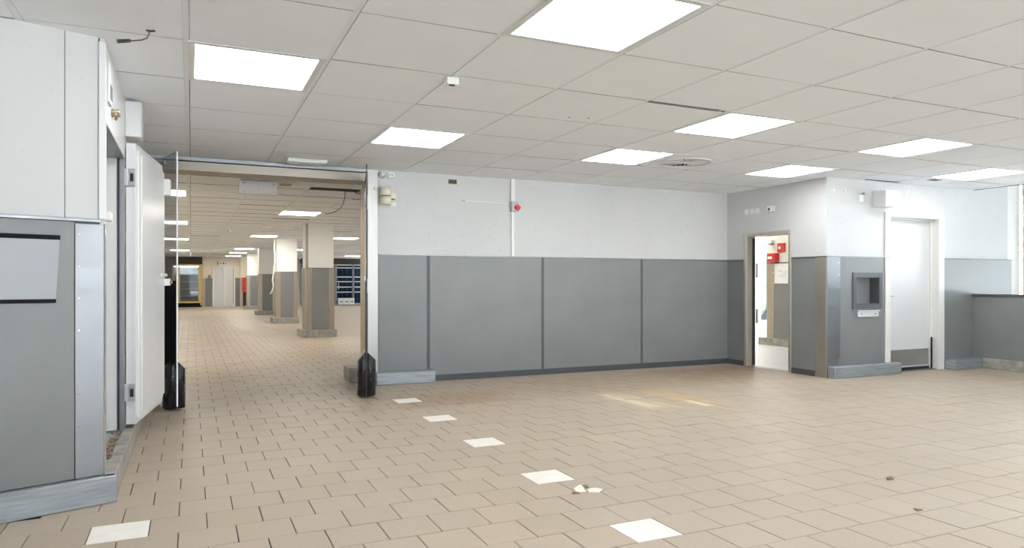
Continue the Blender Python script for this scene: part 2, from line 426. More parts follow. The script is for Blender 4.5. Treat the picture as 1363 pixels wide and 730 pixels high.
# ------------------------------------------------------------------ ceiling
PT, PA, CT0, CA0 = 0.896, 0.934, -0.028, 3.095
CB0 = 12.96 - 4 * 0.934           # row origin of the hall behind the opening
ceil = MB()
ceil.box(-4.6, 11.9, -5.2, 9.6, H + 0.30, H + 0.42); ceil.box(-1.6, 10.5, 9.6, 46.2, H + 0.30, H + 0.42); ceil.box(10.5, 13.4, 9.6, 14.0, H + 0.30, H + 0.42)
ceil.box(11.9, 13.7, -5.2, 9.6, H + 0.55, H + 0.67); ceil.box(11.9, 11.95, -5.2, 7.46, H - 0.002, H + 0.6)
ceiling = ceil.build('ceiling', 'plenum')
tag(ceiling, 'white suspended ceiling of large square boards with lit panels', 'ceiling', kind='structure')
ceil_o = origin_of(ceiling)
MAIN_L = [(0, 2), (2, 4), (2, 0), (5, 2), (5, 4), (8, 4), (8, 2), (11, 3)]
FILL_L = [(2, -4), (5, -2), (8, -2), (0, -3), (5, -6), (8, -6), (-3, -2), (11, -1), (-3, -6), (2, -7)]  # lamps added out of view as fill for the front room
BACK_L = [(-1, 4), (-1, 11), (-1, 19), (-1, 29), (2, 7), (2, 16), (2, 26), (2, 31), (2, 36), (5, 16), (9, 33)]
BACK_FILL = [(5, 7), (5, 26), (8, 10), (8, 20)]  # lamps added where the wall hides them, to brighten the hall
BACK_OFF = [(2, 11), (2, 5)]
VENT = (6, 4)
lamps = set(MAIN_L + FILL_L); blamps = set(BACK_L + BACK_FILL + BACK_OFF)
panels = []
def cell_main(i, j): return CT0 + i * PT, CA0 + j * PA
def cell_back(i, j): return CT0 + i * PT, CB0 + j * PA
BARW = 0.034
def clip(x0, x1, y0, y1, i, j, back):
    return x0, x1, y0, y1
for i in range(-5, 14):
    for j in range(-9, 7):
        if (i, j) in lamps or (i, j) == VENT: continue
        x0, y0 = cell_main(i, j); x1, y1 = x0 + PT, y0 + PA
        y1 = min(y1, 9.55); x1 = min(x1, 11.9)
        if y1 - y0 < 0.08 or x1 - x0 < .08: continue
        if x1 < -0.55 and y0 > 5.2: continue
        if (i, j) == (4, 2): y0 += 0.055            # lifted edge, a dark gap
        panels.append([x0, x1, y0, y1])
for i in range(-2, 12):
    for j in range(-1, 41):
        if (i, j) in blamps: continue
        x0, y0 = cell_back(i, j); x1, y1 = x0 + PT, y0 + PA
        y0 = max(y0, 9.85); y1 = min(y1, 45.4); x1 = min(x1, 10.4)
        if y0 < 13.9 and x1 > 8.45: continue
        if y1 - y0 < 0.08: continue
        if (i, j) == (2, 2): y1 -= 0.32              # missing strip of ceiling
        if (i, j) == (0, 17): y0 += 0.16
        if (i, j) == (2, 9): y0 += 0.12
        panels.append([x0, x1, y0, y1])
scored = []
for p in panels:
    cx, cy = (p[0] + p[1]) / 2, (p[2] + p[3]) / 2
    px, py, pz = project(cx, cy, H)
    s = 0
    if pz > 1 and -150 < px < 1500 and py > -120:
        s = 1 / pz ** 3
        if cy > 9.7 and not (205 < px < 490): s = 0
        if cx < -0.5 and cy > 5.2 and cy < 9.7: s = 0
    scored.append((s, p))
scored.sort(key=lambda q: -q[0])
pm = {}
cfield = MB(); efield = MB(); n_obj = 0
for s, (x0, x1, y0, y1) in scored:
    bx0, bx1, by0, by1 = x0 + BARW / 2 + .0055, x1 - BARW / 2 - .001, y0 + .0032, y1 - .0032
    dz = random.uniform(-.0012, .0012)
    if s > 0 and n_obj < 290:
        key = (round(bx1 - bx0, 4), round(by1 - by0, 4))
        if key not in pm:
            b = bmesh.new(); bmesh.ops.create_cube(b, size=1, matrix=Matrix.Diagonal((key[0], key[1], 0.015, 1)))
            for fc in b.faces: fc.material_index = 1 if fc.normal.y < -.5 else 0  # near face carries the painted joint shade
            me = bpy.data.meshes.new('ceiling_panel'); b.to_mesh(me); b.free(); me.materials.append(M['panel']); me.materials.append(M['edge_shade']); pm[key] = me
        o = bpy.data.objects.new('ceiling_panel', pm[key]); COL.objects.link(o); o.parent = ceiling
        o.location = Vector(((bx0 + bx1) / 2, (by0 + by1) / 2, H + .0075 + dz)) - ceil_o
        o.rotation_euler = (random.uniform(.003, .0075) if y0 > 9.6 else random.uniform(.0002, .0022), random.uniform(-.0015, .0015), 0)
        n_obj += 1
    else:
        cfield.box(bx0, bx1, by0, by1, H + dz, H + .015)
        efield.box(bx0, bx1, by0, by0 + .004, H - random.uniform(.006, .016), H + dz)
LOBBY_FILL = [(0, 0), (2, 0), (1, 2), (3, 2)]
for k in range(4):
    for l in range(6):
        if (l, k) not in LOBBY_FILL: cfield.box(8.66 + l * .896, 8.66 + l * .896 + .89, 9.87 + k * .96, 9.87 + k * .96 + .95, H, H + .015)
# dark strips standing for joint shade, and the unseen rest
efield.build('edge_shade_field', 'edge_shade', ceiling, kind='stuff')
cfield.build('ceiling_panel_field', 'panel', ceiling, kind='stuff')
for i in range(-4, 14):
    x = CT0 + i * PT
    if x < 11.9:
        box('ceiling_bar', 'bar', ceiling, x - BARW / 2, x + BARW / 2, -5.0, 9.55 if x > -0.5 else 5.3, H + .003, H + .03)
for i in range(-1, 12):
    x = CT0 + i * PT
    box('ceiling_bar', 'bar', ceiling, x - BARW / 2, x + BARW / 2, 9.85 if x < 8.4 else 13.95, 45.4, H + .003, H + .03)

def lamp(x0, y0, label, m, group, px=PT, pa=PA):
    t = thing('ceiling_light', (x0 + px / 2, y0 + pa / 2, H - .012), label, 'ceiling light', group)
    f = MB(); a0, a1, b0, b1 = x0 + .012, x1_(x0, px), y0 + .004, y0 + pa - .004
    e = .042
    f.box(a0, a1, b0, b0 + e, H - .004, H + .05); f.box(a0, a1, b1 - e, b1, H - .004, H + .05)
    f.box(a0, a0 + e, b0 + e, b1 - e, H - .004, H + .05); f.box(a1 - e, a1, b0 + e, b1 - e, H - .004, H + .05)
    f.build('lamp_frame', 'white_metal', t)
    MB().box(a0 + e, a1 - e, b0 + e, b1 - e, H + .003, H + .02).build('diffuser', m, t)
    return t
def x1_(x0, px): return x0 + px - .012
ML = {(0, 2): 'lit square ceiling panel above the open cold room door', (2, 4): 'lit square ceiling panel left of centre, above the siren on the back wall',
      (2, 0): 'largest lit ceiling panel, cut by the top of the picture', (5, 2): 'lit ceiling panel right beside the thin black gap in the ceiling',
      (5, 4): 'lit ceiling panel touching the round swirl vent', (8, 4): 'lit ceiling panel in front of the sockets above the doorway',
      (8, 2): 'lit ceiling panel in front of the white wall box, second from the right edge', (11, 3): 'rightmost lit ceiling panel, above the blue grey wall'}
for k in MAIN_L: lamp(*cell_main(*k), ML[k], 'lamp_main', 'ceiling lights of the front room')
for k in FILL_L: lamp(*cell_main(*k), 'added fill light panel behind the viewer', 'lamp_main', 'added fill lights behind the viewer')
BL = {(-1, 4): 'nearest lit panel of the left row in the rear hall', (-1, 11): 'second lit panel of the left row in the rear hall', (-1, 19): 'third lit panel of the left row in the rear hall',
      (-1, 29): 'farthest lit panel of the left row in the rear hall', (2, 7): 'lit panel in front of the nearest pillar of the rear hall', (2, 16): 'lit panel in front of the second pillar of the rear hall',
      (2, 26): 'lit panel in front of the third pillar of the rear hall', (2, 31): 'lit panel beyond the third pillar of the rear hall', (2, 36): 'lit panel close to the far wall by the exit sign',
      (5, 16): 'lit panel right of the nearest pillar in the rear hall', (9, 33): 'small distant lit panel before the glazed front of the rear hall'}
for k in BACK_L: lamp(*cell_back(*k), BL[k], 'lamp_back', 'ceiling lights of the rear hall')
for k in BACK_FILL: lamp(*cell_back(*k), 'added fill light panel of the rear hall hidden by the wall', 'lamp_back', 'added fill lights of the rear hall out of sight')
lamp(*cell_back(2, 11), 'unlit white ceiling panel in front of the second pillar', 'lamp_off', None)
lamp(*cell_back(2, 5), 'unlit white ceiling panel behind the missing ceiling strip', 'lamp_off', None)

# ------------------------------------------------------------------ walls
WB = 9.55      # face of the back wall
WD = 8.5       # face of the wall with the open doorway
WF = 7.45      # face of the wall with the white door
ZW = 1.785     # top of the grey wainscot

def panel_seq(wall, axis, face, out, edges, z0, z1, th=0.012, m='grey', gap=0.004, bev=0.002):
    for a, b in zip(edges[:-1], edges[1:]):
        if axis == 'x': box('wainscot_panel', m, wall, a + gap, b - gap, min(face, face + out * th), max(face, face + out * th), z0, z1, bev)
        else: box('wainscot_panel', m, wall, min(face, face + out * th), max(face, face + out * th), a + gap, b - gap, z0, z1, bev)

# back wall with the wide opening
w = MB(); w.box(2.34, WD + .15, WB, WB + .3, 0, H + .01)
wall_back = w.build('wall_back', 'wall'); tag(wall_back, 'long back wall, white above four large grey wainscot panels', 'wall', kind='structure')
panel_seq(wall_back, 'x', WB, -1, [2.345, 3.065, 4.885, 6.70, WD], 0.085, ZW)
for x in (3.065, 4.885, 6.70):
    box('joint_strip', 'grey_dark', wall_back, x - .022, x + .022, WB - .018, WB - .011, 0.085, ZW, .002)
box('cap_rail', 'alu', wall_back, 2.345, WD, WB - .03, WB, ZW, ZW + .012)
box('skirting', 'skirt', wall_back, 3.13, WD, WB - .02, WB, 0, 0.088, .003)
box('kerb', 'galv', wall_back, 2.29, 3.13, WB - .14, WB - .012, 0, 0.172, .008, label='galvanised kerb end at the opening')
# steel portal of the opening
portal = thing('steel_portal', (0.9, WB, 0), 'stainless steel clad portal around the wide opening', 'door frame', kind='structure')
portal.name = 'trim_1'
def steelbox(name, x0, x1, y0, y1, z0, z1, m='steel'): return box(name, m, portal, x0, x1, y0, y1, z0, z1, .004)
steelbox('post', 2.195, 2.34, WB - .02, WB + .32, 0, H)
steelbox('post', -0.62, -0.50, WB - .02, WB + .32, 0, H)
steelbox('lintel', -0.50, 2.195, WB - .02, WB + .32, 2.785, 2.90, 'lintel_steel')
box('lintel_flange', 'alu', portal, -0.50, 2.195, WB - .05, WB + .02, 2.905, H - .002, .003)
box('reveal_plate', 'beige_steel', portal, 2.17, 2.194, WB + .03, WB + .32, 0.17, 2.70, .003)
for z in (2.50, 1.36, 0.36):
    hb = box('hinge_plate', 'white_metal', portal, 2.135, 2.20, WB - .034, WB - .02, z - .1, z + .1, .004)
    box('hinge_screw', 'dark', hb, 2.16, 2.172, WB - .037, WB - .034, z + .05, z + .062)
    box('hinge_screw', 'dark', hb, 2.16, 2.172, WB - .037, WB - .034, z - .062, z - .05)
    MB().cyl((2.145, WB - .045, z - .14), .012, .012, (0, 0, 1), .28, 10).build('hinge_pin', 'white_metal', hb, smooth=True)
box('kerb_end', 'kerb', portal, 2.02, 2.19, WB + .33, WB + .75, 0, 0.2, .006)
MB().cyl((2.295, WB - .022, 2.69), .018, .014, (0, -1, 0), .02, 12).build('button', 'white_plastic', portal)

# doorway wall
w = MB(); w.box(WD, WD + .15, WF + .2, 8.14, 0, H + .01); w.box(WD, WD + .15, 9.07, WB, 0, H + .01); w.box(WD, WD + .15, 8.14, 9.07, 2.18, H + .01); w.box(WD, WD + .15, WB + .3, 13.85, 0, H + .3)
wall_doorway = w.build('wall_doorway', 'wall'); tag(wall_doorway, 'short white wall with an open steel framed doorway and grey wainscot', 'wall', kind='structure')
panel_seq(wall_doorway, 'y', WD, -1, [9.12, WB - .012], 0.085, ZW)
panel_seq(wall_doorway, 'y', WD, -1, [7.64, 8.10], 0.085, ZW)
box('corner_guard', 'brown_steel', wall_doorway, WD - .022, WD, WF - .012, 7.64, 0.0, ZW, .003, label='warm steel corner guard strip')
for k in range(9): MB().cyl((WD - .022, 7.61, 0.16 + k * .19), .007, .004, (-1, 0, 0), .006, 8).build('rivet', 'chrome', wall_doorway)
box('cap_rail', 'alu', wall_doorway, WD - .03, WD, WF - .02, 8.10, ZW, ZW + .012)
box('cap_rail', 'alu', wall_doorway, WD - .03, WD, 9.12, WB - .03, ZW, ZW + .012)
box('skirting', 'skirt', wall_doorway, WD - .022, WD, 7.64, 8.10, 0, 0.088, .003)
box('skirting', 'skirt', wall_doorway, WD - .022, WD, 9.12, WB - .022, 0, 0.088, .003)
# steel door frame (door_1)
door_1 = thing('door_1', (WD, 8.6, 0), 'open doorway in a stainless steel frame without a leaf', 'doorway', kind='structure')
def dfr(x0, x1, y0, y1, z0, z1, name='jamb'): return box(name, 'frame_steel', door_1, x0, x1, y0, y1, z0, z1, .004)
dfr(WD - .035, WD + .16, 8.095, 8.145, 0, 2.225); dfr(WD - .035, WD + .16, 9.055, 9.115, 0, 2.225); dfr(WD - .035, WD + .16, 8.145, 9.055, 2.165, 2.225, 'head')
box('gasket', 'dark', door_1, WD + .10, WD + .15, 9.04, 9.054, 0.02, 2.15)
box('threshold', 'steel', door_1, WD + .0, WD + .16, 8.15, 9.05, 0.0, 0.004)

# front right wall with the white door
DX0, DX1 = 9.845, 10.985
HX0, HX1, HZ0, HZ1 = 9.09, 9.585, 1.075, 1.485
w = MB()
for a in ((WD, HX0, 0, H + .01), (HX1, DX0 - .06, 0, H + .01), (HX0, HX1, 0, HZ0), (HX0, HX1, HZ1, H + .01)): w.box(a[0], a[1], WF, WF + .2, a[2], a[3])
w.box(DX1 + .06, 12.83, WF, WF + .2, 0, H + .55); w.box(DX0 - .06, DX1 + .06, WF, WF + .2, 2.50, H + .01)
wall_right = w.build('wall_right', 'wall'); tag(wall_right, 'white wall on the right with a white door and blue grey wainscot', 'wall', kind='structure')
wp = MB()
for a in ((8.764, HX0, 0.02, ZW), (HX1, DX0 - .009, 0.02, ZW), (HX0, HX1, 0.02, HZ0), (HX0, HX1, HZ1, ZW)): wp.box(a[0], a[1], WF - .012, WF, a[2], a[3])
wp.build('wainscot_panel', 'grey', wall_right)
panel_seq(wall_right, 'x', WF, -1, [11.125, 12.93], 0.02, ZW + .005)
box('corner_guard', 'alu', wall_right, WD - .012, 8.76, WF - .022, WF, 0.0, ZW, .003, label='bright aluminium corner guard strip')
for k in range(9): MB().cyl((8.73, WF - .022, 0.26 + k * .18), .007, .004, (0, -1, 0), .006, 8).build('rivet', 'chrome', wall_right)
box('cap_rail', 'alu', wall_right, WD - .03, DX0, WF - .03, WF, ZW, ZW + .012)
box('cap_rail', 'grey_dark', wall_right, 11.125, 12.93, WF - .022, WF, ZW + .005, ZW + .014)
box('kerb', 'galv', wall_right, 8.50, 9.93, WF - .15, WF - .022, 0, 0.172, .008)
box('kerb', 'galv', wall_right, 11.13, 11.85, WF - .20, WF - .012, 0, 0.165, .008)
# hatch with frame, and letter plate
nf = MB(); hx0, hx1, hz0, hz1 = 9.02, 9.655, 1.005, 1.555
for a in ((hx0, hx1, hz0, HZ0), (hx0, hx1, HZ1, hz1), (hx0, HX0, HZ0, HZ1), (HX1, hx1, HZ0, HZ1)):
    nf.box(a[0], a[1], WF - .03, WF - .0125, a[2], a[3])
for a in ((HX0, HX1, HZ0 - .0, HZ0 + .008), (HX0, HX1, HZ1 - .008, HZ1), (HX0, HX0 + .008, HZ0 + .008, HZ1 - .008), (HX1 - .008, HX1, HZ0 + .008, HZ1 - .008)):
    nf.box(a[0], a[1], WF - .0125, WF + .15, a[2], a[3])
hatch = nf.build('hatch_frame', 'grey_dark', wall_right, label='dark grey frame of a blind hatch')
box('hatch_panel', 'grey', hatch, HX0 + .008, HX1 - .008, WF + .13, WF + .15, HZ0 + .008, HZ1 - .008)
lp = box('chute_plate', 'white_metal', wall_right, 9.13, 9.575, WF - .03, WF - .012, 0.885, 0.985, .004, label='aluminium plate below the hatch')
box('plate_lip', 'white_metal', lp, 9.13, 9.575, WF - .055, WF - .03, 0.968, 0.985, .003)
for x in (9.20, 9.50): MB().cyl((x, WF - .03, .93), .01, .008, (0, -1, 0), .006, 10).build('screw', 'dark', lp)
# white door (door_2)
door_2 = thing('door_2', (10.41, WF, 0), 'white painted door with steel kick plate in an ivory frame', 'door', kind='structure')
for n_, x0, x1, z0, z1 in (('casing', 9.73, DX0, 0, 2.50), ('casing', DX1, 11.12, 0, 2.50), ('casing', DX0, DX1, 2.425, 2.50)):
    box(n_, 'casing', door_2, x0, x1, WF - .028, WF - .0, z0, z1, .004)
for x0, x1, z0, z1 in ((DX0 - .06, DX0, 0, 2.425), (DX1, DX1 + .06, 0, 2.425), (DX0 - .06, DX1 + .06, 2.425, 2.495)):
    box('reveal', 'casing', door_2, x0, x1, WF + .002, WF + .2, z0, z1)
box('door_stop', 'casing', door_2, DX1 - .025, DX1, WF + .09, WF + .12, 0, 2.425); box('door_stop', 'casing', door_2, DX0, DX1 - .025, WF + .09, WF + .12, 2.40, 2.425)
leaf = box('door_leaf', 'door_paint', door_2, DX0 + .004, DX1 - .004, WF + .122, WF + .165, 0.05, 2.42, .003)
box('kick_plate', 'kick', leaf, DX0 + .03, DX1 - .05, WF + .118, WF + .122, 0.075, 0.335)
box('drop_seal', 'dark', leaf, DX0 + .02, DX1 - .02, WF + .125, WF + .16, 0.012, 0.05)
box('rubber_edge', 'black', door_2, DX1 - .04, DX1 - .015, WF + .07, WF + .09, 0.0, 0.52, .003, label='black rubber edge strip at the foot of the jamb')
hd = MB(); hd.cyl((9.93, WF + .122, 1.19), .022, .022, (0, -1, 0), .012, 12); hd.cyl((9.93, WF + .11, 1.19), .009, .009, (0, -1, 0), .04, 10); hd.cyl((9.925, WF + .072, 1.19), .009, .008, (1, 0, 0), .12, 10)
hd.build('door_handle', 'chrome', leaf, smooth=True)
box('sill', 'alu', door_2, DX0, DX1, WF + .01, WF + .2, 0, 0.01)

# pilaster and facade windows on the right (daylight)
col = box('trim_2', 'casing', None, 12.832, 13.23, WF + .03, WF + .2, 0, H + .55, .004); tag(col, 'white pilaster between the blue grey wall and the window', 'pilaster', kind='structure')

def window_wall(name, axis, face, a0, a1, z0, z1, n, label):
    t = thing(name, (face, (a0 + a1) / 2, z0) if axis == 'y' else ((a0 + a1) / 2, face, z0), label, 'window', kind='structure')
    def bx(nm, m, u0, u1, v0, v1, d0, d1, par):
        if axis == 'y': return box(nm, m, par, face + d0, face + d1, u0, u1, v0, v1)
        return box(nm, m, par, u0, u1, face + d0, face + d1, v0, v1)
    fr = bx('sill', 'casing', a0, a1, z0, z0 + .08, 0, .12, t); bx('head', 'casing', a0, a1, z1 - .08, z1, 0, .12, t)
    st = (a1 - a0) / n
    for k in range(n + 1):
        u = a0 + k * st; bx('mullion', 'casing', max(a0, u - .035), min(a1, u + .035), z0 + .08, z1 - .08, 0, .12, t)
    for k in range(n): bx('pane', 'glass', a0 + k * st + .035, a0 + (k + 1) * st - .035, z0 + .08, z1 - .08, .05, .06, t)
    return t
window_wall('window_1', 'y', 13.25, 3.2, WF, 0.05, H + .55, 3, 'glazed shop front on the right, at the picture edge')
fw = box('wall_front', 'wall', None, 13.25, 13.4, -5.1, 3.2, 0, H + .55); tag(fw, 'plain white wall out of sight beside the shop front', 'wall', kind='structure')
window_wall('fill_window_rear', 'x', -5.1, -4.5, 13.25, 0.05, H, 11, 'added glazed front behind the viewer, lets in fill daylight')  # unseen glazing added to let fill daylight into the front room

# low partition on the right
lpx = 11.85
low = thing('low_partition', (lpx + .1, 5.0, 0), 'low grey partition wall with dark top, standing on a pale kerb at the right', 'partition')
box('partition_panel', 'grey', low, lpx, lpx + .16, 2.2, WF - .014, 0.165, 1.175, .003)
box('top_cap', 'grey_dark', low, lpx - .02, lpx + .18, 2.2, WF - .014, 1.175, 1.215, .004)
box('kerb', 'kerb', low, lpx - .05, lpx + .2, 2.2, WF - .205, 0, 0.165, .008)

# ------------------------------------------------------------------ diagonal wall and cold room front on the left
C0 = Vector((-0.505, 5.15)); D = Vector((-0.943, -0.334)).normalized(); NO = Vector((-D.y, D.x))   # NO points ... into the room is -NO
if NO.dot(-C0) < 0: NO = -NO
def dg(u, d): p = C0 + D * u + NO * d; return p.x, p.y
def dbox(name, m, parent, u0, u1, d0, d1, z0, z1, bevel=0.0, **kw):
    a, b, c, e = dg(u0, d0), dg(u1, d0), dg(u1, d1), dg(u0, d1)
    return MB().quadbox([(*a, z0), (*b, z0), (*c, z0), (*e, z0), (*a, z1), (*b, z1), (*c, z1), (*e, z1)]).build(name, m, parent, bevel, **kw)
wall_left = dbox('wall_left', 'grey_dark', None, 0.0, 4.2, -.12, -.012, 0, H + .01); tag(wall_left, 'slanting wall at the left, white boards above grey boards', 'wall', kind='structure')
for a, b in ((0.033, 0.213), (0.217, 1.41), (1.414, 2.6), (2.604, 4.2)):
    dbox('white_panel', 'wall_cool', wall_left, a, b, -.012, 0.004, 1.80, H, .002)
for a, b in ((0.162, 1.41), (1.414, 2.6), (2.604, 4.2)):
    dbox('wainscot_panel', 'grey', wall_left, a, b, -.012, 0.0, 0.175, 1.778, .002)
cg = dbox('corner_guard', 'alu', wall_left, 0.0, 0.16, -.012, 0.006, 0.175, 1.768, .002, label='wide aluminium corner guard')
for k in range(8):
    p = dg(.14, .006); MB().cyl((p[0], p[1], 0.3 + k * .2), .006, .004, (NO.x, NO.y, 0), .004, 8).build('rivet', 'chrome', cg)
dbox('ledge_strip', 'alu', wall_left, 0.02, 4.2, -.01, 0.03, 1.778, 1.798, .002)
dbox('end_post', 'white_metal', wall_left, -.012, 0.031, -.03, 0.016, 1.80, 2.93, .004)
kb = dbox('kerb', 'galv', wall_left, -.062, 4.2, 0.002, 0.062, 0, 0.172, .006, label='galvanised kerb along the slanting wall')
# blank sheet holder on the wall
bw = box('wall_side', 'wall', None, -4.75, -4.6, -5.2, 3.72, 0, H + .3); tag(bw, 'plain white side wall out of sight at the left', 'wall', kind='structure')
sh = thing('sheet_holder', (*dg(.6, .01), 1.28), 'blank pale plastic sheet between two black rails on the left wall', 'sign holder')
q = [dg(.262, .003), dg(1.0, .003), dg(1.0, .009), dg(.262, .009)]
qt = [dg(.243, .003), dg(1.0, .003), dg(1.0, .009), dg(.243, .009)]
MB().quadbox([(*p, 1.295) for p in q] + [(*p, 1.66) for p in qt]).build('sheet', 'sheet', sh)
dbox('top_rail', 'black_board', sh, 0.24, 1.0, .003, .013, 1.66, 1.688, .002)
dbox('bottom_rail', 'black_board', sh, 0.262, 1.0, .003, .013, 1.274, 1.298, .002)

LX = -0.5      # face of the cold room front, parallel to the hall
w = MB(); w.box(LX - .14, LX - .004, 6.66, WB - .02, 0, H + .01); w.box(LX - .14, LX - .004, 5.2, 6.66, 2.44, H + .01); w.box(LX - .13, LX - .004, 5.155, 5.2, 0, H + .01)
wall_cold = w.build('wall_cold_room', 'white_metal'); tag(wall_cold, 'white cold room front beside the slanting wall, seen at a steep angle', 'wall', kind='structure')
MB().prism([(LX - .002, 5.148, .172), (LX + .004, 5.152, .172), (LX + .004, 5.2, .172), (LX - .002, 5.2, .172)], (0, 0, 1.6)).build('corner_guard', 'chrome', wall_cold)
box('jamb_plate', 'white_plastic', wall_cold, LX - .15, LX - .052, 6.62, 6.658, 0.18, 2.44)
box('gasket_strip', 'dark', wall_cold, LX - .048, LX - .036, 6.606, 6.658, 0.18, 2.44)
box('jamb_plate', 'alu', wall_cold, LX - .035, LX - .002, 6.61, 6.658, 0.18, 2.44)
box('head_plate', 'alu', wall_cold, LX - .14, LX, 5.205, 6.655, 2.425, 2.438)
box('kerb', 'kerb', wall_cold, LX - .02, LX + .062, 5.11, 8.25, 0, 0.172, .006, label='bare kerb under the cold room door')
box('sill', 'galv', wall_cold, LX - .6, LX - .022, 5.2, 6.61, 0.0, 0.165)
inner = MB(); inner.box(-1.9, -1.85, 5.2, 9.4, 0, H); inner.box(-1.9, LX - .14, 8.0, 8.05, 0, H); inner.build('inner_wall', 'white_metal', wall_cold)
rb = MB(); rr = random.Random(5)
for k in range(70):
    x = rr.gauss(LX - .045, .012); y = rr.uniform(5.25, 6.58); s = rr.uniform(.005, .014)
    rb.box(x - s, x + s, y - s * 1.6, y + s * 1.6, .163, .166 + s * .9)
rb.build('rubble', 'rubble', wall_cold, kind='stuff')
# bumper block and fittings high on the cold room front
eb = thing('buffer_block', (LX + .02, 5.53, 1.8), 'small white buffer block at the corner post of the cold room', 'buffer')
MB().box(LX - .004, LX + .03, 5.20, 5.33, 1.80, 1.86).build('buffer_body', 'white_plastic', eb, .008, 2)
MB().box(LX - .004, LX + .02, 5.33, 5.36, 1.81, 1.85).build('buffer_end', 'white_plastic', eb, .006)
cu = thing('control_unit', (LX, 5.45, 2.62), 'small control unit with blue grey screen above the cold room opening', 'control unit')
box('unit_body', 'white_plastic', cu, LX - .003, LX + .012, 5.33, 5.50, 2.60, 2.86, .003)
box('unit_screen', 'blue_screen', cu, LX + .012, LX + .015, 5.36, 5.48, 2.63, 2.72)
la = thing('brass_latch', (LX, 5.62, 2.56), 'dull brass latch on the cold room front under the control unit', 'latch')
MB().cyl((LX - .003, 5.62, 2.585), .03, .025, (1, 0, 0), .02, 12).build('latch_plate', 'brass', la)
MB().tube([(LX + .01, 5.57, 2.57), (LX + .035, 5.6, 2.60), (LX + .04, 5.66, 2.575), (LX + .02, 5.72, 2.59), (LX + .01, 5.76, 2.57)], .010, 8).build('latch_arm', 'brass', la, smooth=True)
ob = thing('operator_box', (LX + .03, 6.85, 2.62), 'white metal box above the hinge side of the open cold room door', 'box')
box('box_body', 'white_metal', ob, LX - .003, LX + .115, 6.70, 6.95, 2.63, 2.93, .004)
box('box_lid', 'white_metal', ob, LX + .115, LX + .121, 6.705, 6.945, 2.635, 2.925, .002)

# open cold room door, swung back against the front
hinge = Vector((-0.503, 6.725)); far_pt = Vector((-0.232, 7.84))
face0 = Vector((-0.392, 6.69))
U = (Vector((-0.230, 7.87)) - face0).normalized(); VN = Vector((U.y, -U.x))     # VN points to the room (+x)
def dl(u, v): p = face0 + U * u + VN * v; return p.x, p.y
LEN = (Vector((-0.230, 7.87)) - face0).length
crd = thing('cold_room_door', (*dl(LEN / 2, -.06), 0.2), 'thick white cold room door swung wide open on chrome hinges', 'door')
def lbox(name, m, par, u0, u1, v0, v1, z0, z1, bevel=0, segs=1, **kw):
    a, b, c, e = dl(u0, v0), dl(u1, v0), dl(u1, v1), dl(u0, v1)
    return MB().quadbox([(*a, z0), (*b, z0), (*c, z0), (*e, z0), (*a, z1), (*b, z1), (*c, z1), (*e, z1)]).build(name, m, par, bevel, segs, **kw)
lbox('door_slab', 'white_metal', crd, 0.0, LEN, -.105, -.030, 0.205, 2.575, .006, 2)
lbox('seal_frame', 'white_plastic', crd, 0.05, LEN - .05, -.030, -.016, 0.255, 2.525, .003)
lbox('door_plug', 'white_metal', crd, 0.09, LEN - .08, -.016, 0.004, 0.30, 2.49, .012, 2)
for z in (2.285, 0.475):
    hg = lbox('hinge', 'hinge', crd, -.014, 0.0, -.135, -.03, z - .075, z + .075, .004)
    lbox('hinge_barrel', 'hinge', hg, -.034, -.014, -.125, -.085, z - .07, z + .07, .006, 2)
    lbox('hinge_cap', 'dark', hg, -.020, -.0141, -.07, -.045, z - .035, z + .03)
    lbox('hinge_cover', 'hinge', hg, -.026, -.0141, -.08, -.04, z + .035, z + .055, .003)
    lbox('hinge_cover', 'hinge', hg, -.026, -.0141, -.08, -.04, z - .06, z - .042, .003)
lk = lbox('latch_box', 'white_plastic', crd, LEN - .11, LEN - .02, -.03, 0.055, 2.27, 2.43, .006)
lk2 = lbox('latch_box', 'white_plastic', crd, LEN - .09, LEN - .02, -.03, 0.05, 1.37, 1.44, .006)
lbox('latch_bolt', 'white_plastic', lk2, LEN - .30, LEN - .02, 0.004, 0.02, 1.46, 1.49, .004)
lbox('latch_pin', 'brass', lk2, LEN - .075, LEN - .035, 0.05, 0.068, 1.39, 1.42, .004)

